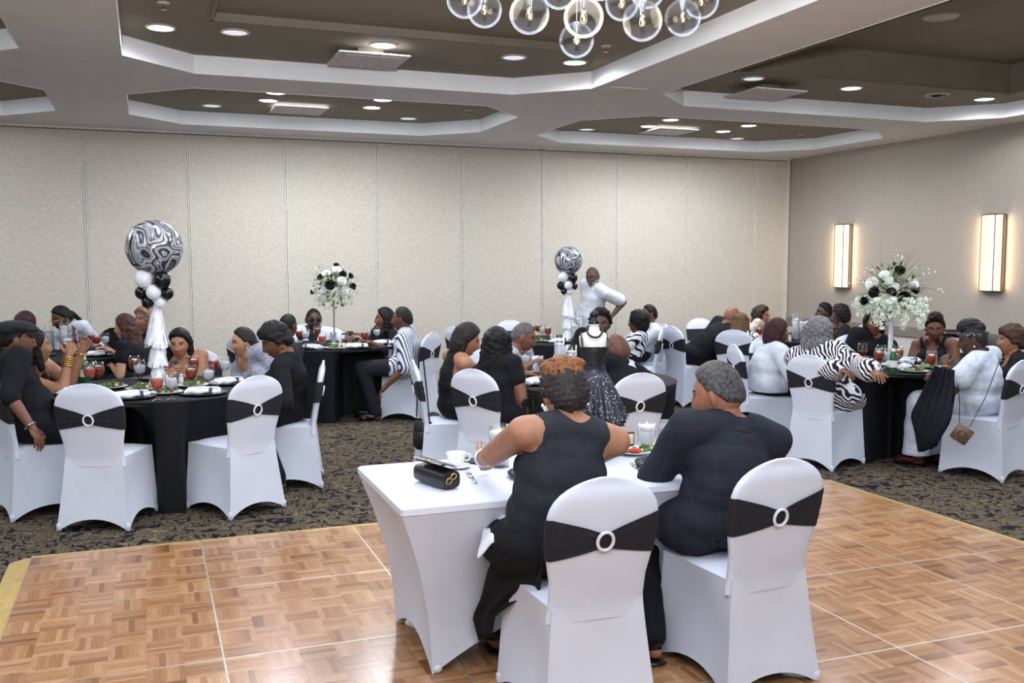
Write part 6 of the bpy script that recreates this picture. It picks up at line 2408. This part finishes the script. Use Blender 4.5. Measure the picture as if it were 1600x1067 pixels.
# cylinder candles
def head_candle(x, Y, h, lab):
    o = candle(str(h))
    p = aty(x, 700, Y)
    o.location = (p[0], p[1], HZ)
    tag(o, lab, 'candle')
head_candle(780, 3.98, .19, 'glass cylinder with floating candle left of the seated woman')
head_candle(1010, 4.13, .12, 'short glass cylinder with floating candle right of the dress form')
# chargers and food
def charger(p, lab):
    t = tag(empty('charger', p), lab, 'charger')
    MG = mat('grey_charger', (72, 76, 88), .3, .2)
    obj('charger_plate', MB().add(*lathe([(.001, .004), (.10, .004), (.112, .010), (.155, .016), (.157, .019), (.110, .014), (.098, .008), (.001, .008)], 48)), MG, t)
    mb = MB()
    for i in range(72):
        a = 2 * math.pi * i / 72
        c, s_ = math.cos(a), math.sin(a)
        mb.add(*tube([(.116 * c, .116 * s_, .0155), (.152 * c, .152 * s_, .0195)], .0022, 4))
    o = obj('rim_ribs', mb, MG, t)
    o['kind'] = 'stuff'
charger(on_table(1046, 728), 'ribbed grey charger in front of the man in the blazer')
p = aty(850, 740, 3.72)
charger((p[0], p[1], HZ), 'ribbed grey charger in front of the woman in charcoal')
p = on_table(990, 709)
t = tag(empty('food_plate', p), 'white plate with tomato and lettuce between the couple', 'plate')
obj('plate', MB().add(*lathe([(.001, .004), (.05, .004), (.09, .016), (.091, .018), (.05, .009), (.001, .009)], 32)), M_CHINA, t)
for j, (x, y, c) in enumerate(((-.02, -.03, (186, 52, 36)), (.0, -.035, (196, 60, 40)), (.0, -.01, (84, 36, 44)), (-.03, .01, (214, 196, 160)), (-.05, 0, (222, 208, 180)))):
    obj('food_piece', MB().add(*ell((x, y, .022), (.022, .017, .013), rotm(j * 33), 10, 7)), mat('food_%d' % c[0], c, .5), t)
o = obj('lettuce', leafy(18, .03, 5, .03, .022).xf(np.array([[1, 0, 0, .05], [0, 1, 0, -.02], [0, 0, 1, .014], [0, 0, 0, 1]])), [M_GREEN2, M_GREEN2], t)
o['kind'] = 'stuff'
p = on_table(1040, 702)
t = tag(empty('bread_plate', p), 'white plate with chicken pieces near the man\'s shoulder', 'plate')
obj('plate', MB().add(*lathe([(.001, .004), (.05, .004), (.088, .015), (.089, .017), (.05, .009), (.001, .009)], 32)), M_CHINA, t)
for j, (x, y) in enumerate(((-.045, .01), (-.02, -.01), (.01, .015), (.03, -.01), (.045, .02))):
    obj('bread_piece', MB().add(*ell((x, y, .022), (.032, .014, .012), rotm(60 + j * 25, 10), 10, 7)), mat('toast', (212, 196, 148), .7), t)
p = on_table(985, 700)
t = tag(empty('favor_box', (p[0], p[1] + .04, HZ), .1), 'small dark edged box standing by the food plate', 'box')
obj('box_back', MB().add(*bevbox((0, .01, .035), (.10, .012, .07), .003)), mat('dark_brown_card', (62, 42, 34), .6), t)
obj('box_window', MB().add(*bevbox((0, .003, .035), (.085, .006, .052), .002)), mat('cream_card', (222, 208, 180), .6), t)
# tumbler near the man
p = on_table(1082, 694)
t = tag(empty('cut_glass_tumbler', p), 'cut glass tumbler left of the man in the blazer', 'glass')
nn = 24
th = np.linspace(0, 2 * np.pi, nn, endpoint=False)
V = [np.stack([(rr_ + .0025 * (i % 2) * np.cos(th * 12)) * np.cos(th), (rr_ + .0025 * (i % 2) * np.cos(th * 12)) * np.sin(th), np.full(nn, z)], 1) for i, (rr_, z) in enumerate([(.03, 0), (.034, .02), (.037, .05), (.04, .08), (.042, .11), (.043, .13)])]
obj('glass', MB().add(np.concatenate(V), gridfaces(6, nn, False, True)), M_GLASS, t, False)
obj('water', MB().add(*lathe([(.001, .008), (.029, .008), (.036, .09), (.001, .09)], 20)), M_ICE, t)
# napkin over the woman's lap
q = atdepth(786, 818, depth((1.40, 3.33, .6)) - .02)
P = []
for u in np.linspace(-1, 1, 13):
    for v in np.linspace(-1, 1, 11):
        P.append((u * .085, v * .085, -.03 * u * u - .05 * max(0, -v) ** 1.5 - .03 * max(0, -u) + .010 * math.sin(6 * u + 3 * v) - .012 * math.cos(4 * v)))
P = np.array(P)
mb = MB().add(P, gridfaces(13, 11)).add(P - np.array([0, 0, .006]), [f_[::-1] for f_ in gridfaces(13, 11)])
tag(obj('lap_napkin', mb, M_NAPKIN, None, True, tuple(q), -.5), 'white cloth napkin over the seated woman\'s lap', 'napkin')

# ================================================================== CHANDELIER
def chandelier():
    G = [(726, 0, 28), (757, 16, 27), (786, 8, 22), (827, 22, 31), (912, 27, 31), (901, 63, 27), (972, 6, 26), (1004, 33, 31), (1012, -14, 27), (1067, 28, 28), (1096, 2, 27), (874, -14, 28), (845, -40, 30), (938, -30, 30), (780, -35, 28), (1040, -45, 30), (985, -60, 28), (895, -70, 29), (710, -45, 27), (1110, -50, 27)]
    c = atdepth(905, 0, 4.95)
    top = COF + 0.045
    t = tag(empty('bubble_chandelier', (c[0], c[1], top)), 'chandelier of clear glass globes with glowing filament bulbs', 'chandelier')
    O = np.array([c[0], c[1], top])
    M_FIL = mat_emit('filament', (255, 206, 130), 26.0)
    M_G2 = mat_glass('globe_glass', (244, 246, 250), .16)
    M_NICK = mat('nickel', (170, 168, 164), .25, .9)
    obj('canopy', MB().add(*lathe([(.001, 0), (.42, 0), (.42, -.02), (.40, -.03), (.001, -.03)], 40)), M_NICK, t)
    for x, y, rr_ in G:
        p = atdepth(x, y, 0.1 * FPX / rr_) - O
        g = obj('globe', MB().add(*ell((0, 0, 0), (.1, .1, .1), None, 32, 20)), M_G2, t, loc=tuple(p))
        obj('bulb', MB().add(*lathe([(.001, -.032), (.012, -.026), (.017, -.01), (.013, .016), (.010, .03), (.001, .032)], 14)), mat_glass('bulb_glass', (255, 240, 210), .1), g)
        obj('filament', MB().add(*tube([(0, 0, -.02), (.004, 0, -.006), (-.004, 0, .006), (0, 0, .024)], .0042, 6)), M_FIL, g)
        obj('socket', MB().add(*lathe([(.001, .104), (.018, .104), (.02, .09), (.013, .05), (.012, .03), (.001, .03)], 14)), M_NICK, g)
        d = np.array([p[0], p[1], 0.0])
        nl = np.linalg.norm(d)
        e = d * min(1, .36 / (nl + 1e-6))
        if p[2] < -.06:
            obj('rod', MB().add(*tube([tuple(p + np.array([0, 0, .1])), (p[0] * .9 + e[0] * .1, p[1] * .9 + e[1] * .1, p[2] * .4), (e[0], e[1], -.02)], .003, 6)), M_NICK, t)
    l = bpy.data.lights.new('chandelier_glow', 'POINT')
    l.energy = 25
    l.color = (1, .82, .58)
    l.shadow_soft_size = .25
    lo = bpy.data.objects.new('chandelier_glow', l)
    COL.objects.link(lo)
    lo.parent = t
    lo.location = (0, 0, -.55)
chandelier()

# ================================================================== BAGS AND HAND-HELD THINGS
# handbag hanging from the chair
dq = depth((1.93, 6.92, .5))
q = atdepth(661, 672, dq)
t = tag(empty('hanging_handbag', tuple(q), .5), 'black leather handbag hanging by its strap from a chair', 'handbag')
V, F = bevbox((0, 0, -.03), (.085, .17, .24), .03)
obj('bag_body', MB().add(V, F), M_LEATHER, t)
obj('bag_pocket', MB().add(*bevbox((-.045, 0, -.06), (.02, .12, .12), .008)), M_LEATHER, t)
obj('zipper', MB().add(*tube([(-.02, -.075, .092), (-.02, .075, .092)], .004, 6)), M_CHROME, t)
s1 = atdepth(658, 560, dq) - q
R2 = np.array(Matrix.Rotation(-.5, 3, 'Z'))
s1 = R2 @ s1
for s_ in (-1, 1):
    obj('strap', MB().add(*tube([(0, s_ * .07, .085), (s1[0] * .5, s_ * .05 + s1[1] * .5, s1[2] * .55), (s1[0], s_ * .022 + s1[1], s1[2])], .006, 6)), M_LEATHER, t)
# plaid tote
p = atz(494, 659, 0)
t = tag(empty('plaid_tote', (p[0] , p[1], 0), .3), 'white tote bag with black check lines on the carpet', 'bag')
obj('bag_body', MB().add(*bevbox((0, 0, .1), (.16, .1, .2), .02)), mat('white_canvas', (206, 208, 216), .8), t)
for z_ in (.05, .13):
    obj('check_line', MB().add(*bevbox((0, 0, z_), (.163, .103, .012), .003)), M_SASH, t)
for x_ in (-.04, .045):
    obj('check_line', MB().add(*bevbox((x_, 0, .1), (.012, .103, .19), .003)), M_SASH, t)
obj('handle', MB().add(*tube([(-.04, 0, .19), (-.03, 0, .25), (.03, 0, .25), (.04, 0, .19)], .006, 6)), M_SASH, t)
# purse, strap and dark shawl of the woman in white
W_ = PEO['whitedress']
dq = depth((6.0, 5.5, .5))
q = atdepth(1503, 678, dq - .18)
t = tag(empty('crossbody_purse', tuple(q), -YAW - .45), 'small bronze square purse hanging on the white dress', 'handbag')
R45 = rotm(0, 0, 32)
V, F = bevbox((0, 0, 0), (.125, .03, .125), .008)
obj('purse_body', MB().add(V @ R45.T, F), mat('bronze_leather', (104, 82, 64), .4, var=.2, scale=50), t)
obj('rosette', MB().add(*[(lambda vf: (vf[0] @ R45.T, vf[1]))(torus((0, -.018, 0), .028, .004, (1, 0, 0), (0, 0, 1), 20, 6))][0]), mat('dark_bronze', (70, 54, 44), .4), t)
sh = W_['nb'] - q
ca, sa = math.cos(YAW + .45), math.sin(YAW + .45)
Rz = np.array([[ca, -sa, 0], [sa, ca, 0], [0, 0, 1]])
e1, e2 = Rz @ (atdepth(1563, 560, dq - .16) - q), Rz @ (atdepth(1497, 600, dq - .25) - q)
obj('strap', MB().add(*tube([(.05, 0, .06), tuple(e1 * .5 + np.array([.03, -.03, .0])), tuple(e1)], .003, 6)), M_LEATHER, t)
obj('strap', MB().add(*tube([(-.02, 0, .08), tuple(e2 * .6 + np.array([0, -.01, 0])), tuple(e2)], .003, 6)), M_LEATHER, t)
def hang_cloth(name, pts, m, lab, cat, thick=.012, nrip=5, amp=.018, parent=None):
    """pts: rows of (left, right) world points from top to bottom"""
    rows = []
    n = 16
    pts = [(np.array(a, float), np.array(b, float)) for a, b in pts]
    tt = np.linspace(0, len(pts) - 1, 14)
    for t_ in tt:
        i = min(int(t_), len(pts) - 2)
        f = t_ - i
        A_ = pts[i][0] * (1 - f) + pts[i + 1][0] * f
        B_ = pts[i][1] * (1 - f) + pts[i + 1][1] * f
        nrm = np.cross(B_ - A_, np.array([0, 0, 1.0]))
        nrm /= np.linalg.norm(nrm) + 1e-9
        rows.append([A_ + (B_ - A_) * u + nrm * amp * math.sin(nrip * math.pi * u + .6 * t_) for u in np.linspace(0, 1, n)])
    R_ = np.array(rows)
    nr = np.array([.0, 0, 0]) + nrm * thick
    V = np.concatenate([R_.reshape(-1, 3), R_.reshape(-1, 3) + nr])
    F = gridfaces(14, n)
    F2 = [tuple(k + 14 * n for k in f_[::-1]) for f_ in F]
    rim = [i for i in range(n)] + [(r_ + 1) * n + n - 1 for r_ in range(13)] + [13 * n + i for i in range(n - 2, -1, -1)] + [r_ * n for r_ in range(12, 0, -1)]
    F3 = [(rim[i], rim[(i + 1) % len(rim)], rim[(i + 1) % len(rim)] + 14 * n, rim[i] + 14 * n) for i in range(len(rim))]
    c = V.mean(0)
    if parent is not None:
        c = np.array(parent.location)
        a = -parent.rotation_euler[2]
        V = (V - c) @ np.array([[math.cos(a), -math.sin(a), 0], [math.sin(a), math.cos(a), 0], [0, 0, 1]]).T
        return obj(name, MB().add(V, F + F2 + F3), m, parent)
    c[2] = V[:, 2].min()
    o = obj(name, MB().add(V - c, F + F2 + F3), m, None, True, tuple(c))
    return tag(o, lab, cat)
d0 = dq + .05
hang_cloth('dark_shawl', [(atdepth(1462, 572, d0 - .1), atdepth(1492, 578, d0 - .12)), (atdepth(1440, 620, d0), atdepth(1490, 626, d0 - .22)), (atdepth(1428, 648, d0 + .03), atdepth(1482, 660, d0 - .26)), (atdepth(1436, 675, d0 + .02), atdepth(1462, 690, d0 - .2)), (atdepth(1440, 706, d0 + .02), atdepth(1461, 698, d0 - .16))],
           cloth('navy_shawl', (26, 28, 38)), 'dark navy shawl hanging over the lap of the woman in white', 'shawl', .014, 9, .024)
# glass in her hands
def hold(o, p, yaw=0, tilt=(0, 0)):
    o.location = tuple(p)
    o.rotation_euler = (tilt[0], tilt[1], yaw)
o = gob('tea')
hold(o, atdepth(1455, 585, dq + .12))
tag(o, 'glass of iced tea held by the woman in the white dress', 'glass')
# phones
def phone_thing(p, R_, lab, m):
    t = tag(empty('phone', tuple(p)), lab, 'phone')
    M_ = np.eye(4)
    M_[:3, :3] = R_
    obj('phone_case', MB().add(*bevbox((0, 0, 0), (.076, .010, .152), .004)).xf(M_), m, t)
    obj('phone_screen', MB().add(*box((0, -.0056, 0), (.068, .001, .142))).xf(M_), mat('phone_glass', (40, 40, 44), .1), t, False)
    obj('camera_bump', MB().add(*bevbox((-.02, .0065, .052), (.028, .004, .03), .001)).xf(M_), M_BLACK, t)
h = PEO['selfie']['W']
phone_thing(atdepth(118, 525, depth(h[1]) + .03), rotm(70, -10, 10), 'pink patterned phone held up for a selfie', make_speckle('pink_case', [(.2, (60, 36, 52)), (.45, (206, 160, 178))], 45))
h = PEO['phone']['W']
phone_thing(atdepth(271, 577, depth(h[0]) - .02), rotm(192, -35, 0), 'dark phone in the hands of the woman looking down the table', mat('plum_case', (58, 44, 66), .4))
# tray on a folding stand by the right wall
p = atx(1500, 521, 8.55)
t = tag(empty('tray_stand', (8.5, p[1], 0), .15), 'black serving tray on a folding stand by the right wall', 'tray stand')
zt = p[2]
obj('tray', MB().add(*lathe([(.001, zt), (.30, zt), (.33, zt + .025), (.34, zt + .025), (.31, zt - .008), (.001, zt - .008)], 36)), M_BLACK, t)
for sx in (-1, 1):
    for sy in (-1, 1):
        obj('leg', MB().add(*tube([(sx * .2, sy * .22, zt - .01), (-sx * .2, sy * .22, .01)], .013, 8)), M_BLACK, t)
for sx in (-1, 1):
    obj('top_rail', MB().add(*tube([(sx * .2, -.24, zt - .015), (sx * .2, .24, zt - .015)], .012, 8)), M_BLACK, t)
# sheer skirt of the woman at the head table hangs beside her chair
r_ = PEO['hw']['root']
dw = depth((1.40, 3.33, .5))
hang_cloth('skirt_drape', [(atdepth(800, 868, dw - .02), atdepth(850, 850, dw - .2)), (atdepth(768, 880, dw + .06), atdepth(846, 925, dw - .18)), (atdepth(757, 930, dw + .10), atdepth(815, 935, dw - .02)), (atdepth(743, 962, dw + .14), atdepth(778, 960, dw + .05)), (atdepth(752, 1000, dw + .14), atdepth(772, 992, dw + .08))], cloth('sheer_black', (30, 30, 34)), None, None, .006, 4, .012, parent=r_)
# jacket on a chair back at the far left table
L_ = []
for z in np.linspace(0.50, 0.945, 16):
    w_ = (chair_half_w(min(z, .78)) if z <= .78 else 0.212 * math.sqrt(max(0.02, 1 - ((z - 0.78) / 0.172) ** 2))) + 0.03
    l_, th_ = superloop(w_, 0.045)
    L_.append(np.stack([l_[:, 0], l_[:, 1] * (1 + .12 * np.sin(6 * th_ + z * 9)) + chair_back_y(z), np.full(len(l_), z)], 1))
n_ = len(L_[0])
jk = obj('black_jacket', MB().add(np.concatenate(L_) - np.array([0, 0, .5]), gridfaces(16, n_, False, True)).add(L_[-1] - np.array([0, 0, .5]), [tuple(range(n_))]), C_SUIT, None, True, (-0.45, 11.12, 0.5), -math.radians(toward(-0.45, 11.12, *T[0])))
tag(jk, 'black jacket hung over the chair of the man in the grey vest', 'jacket')
bpy.data.scenes.remove(TMP)
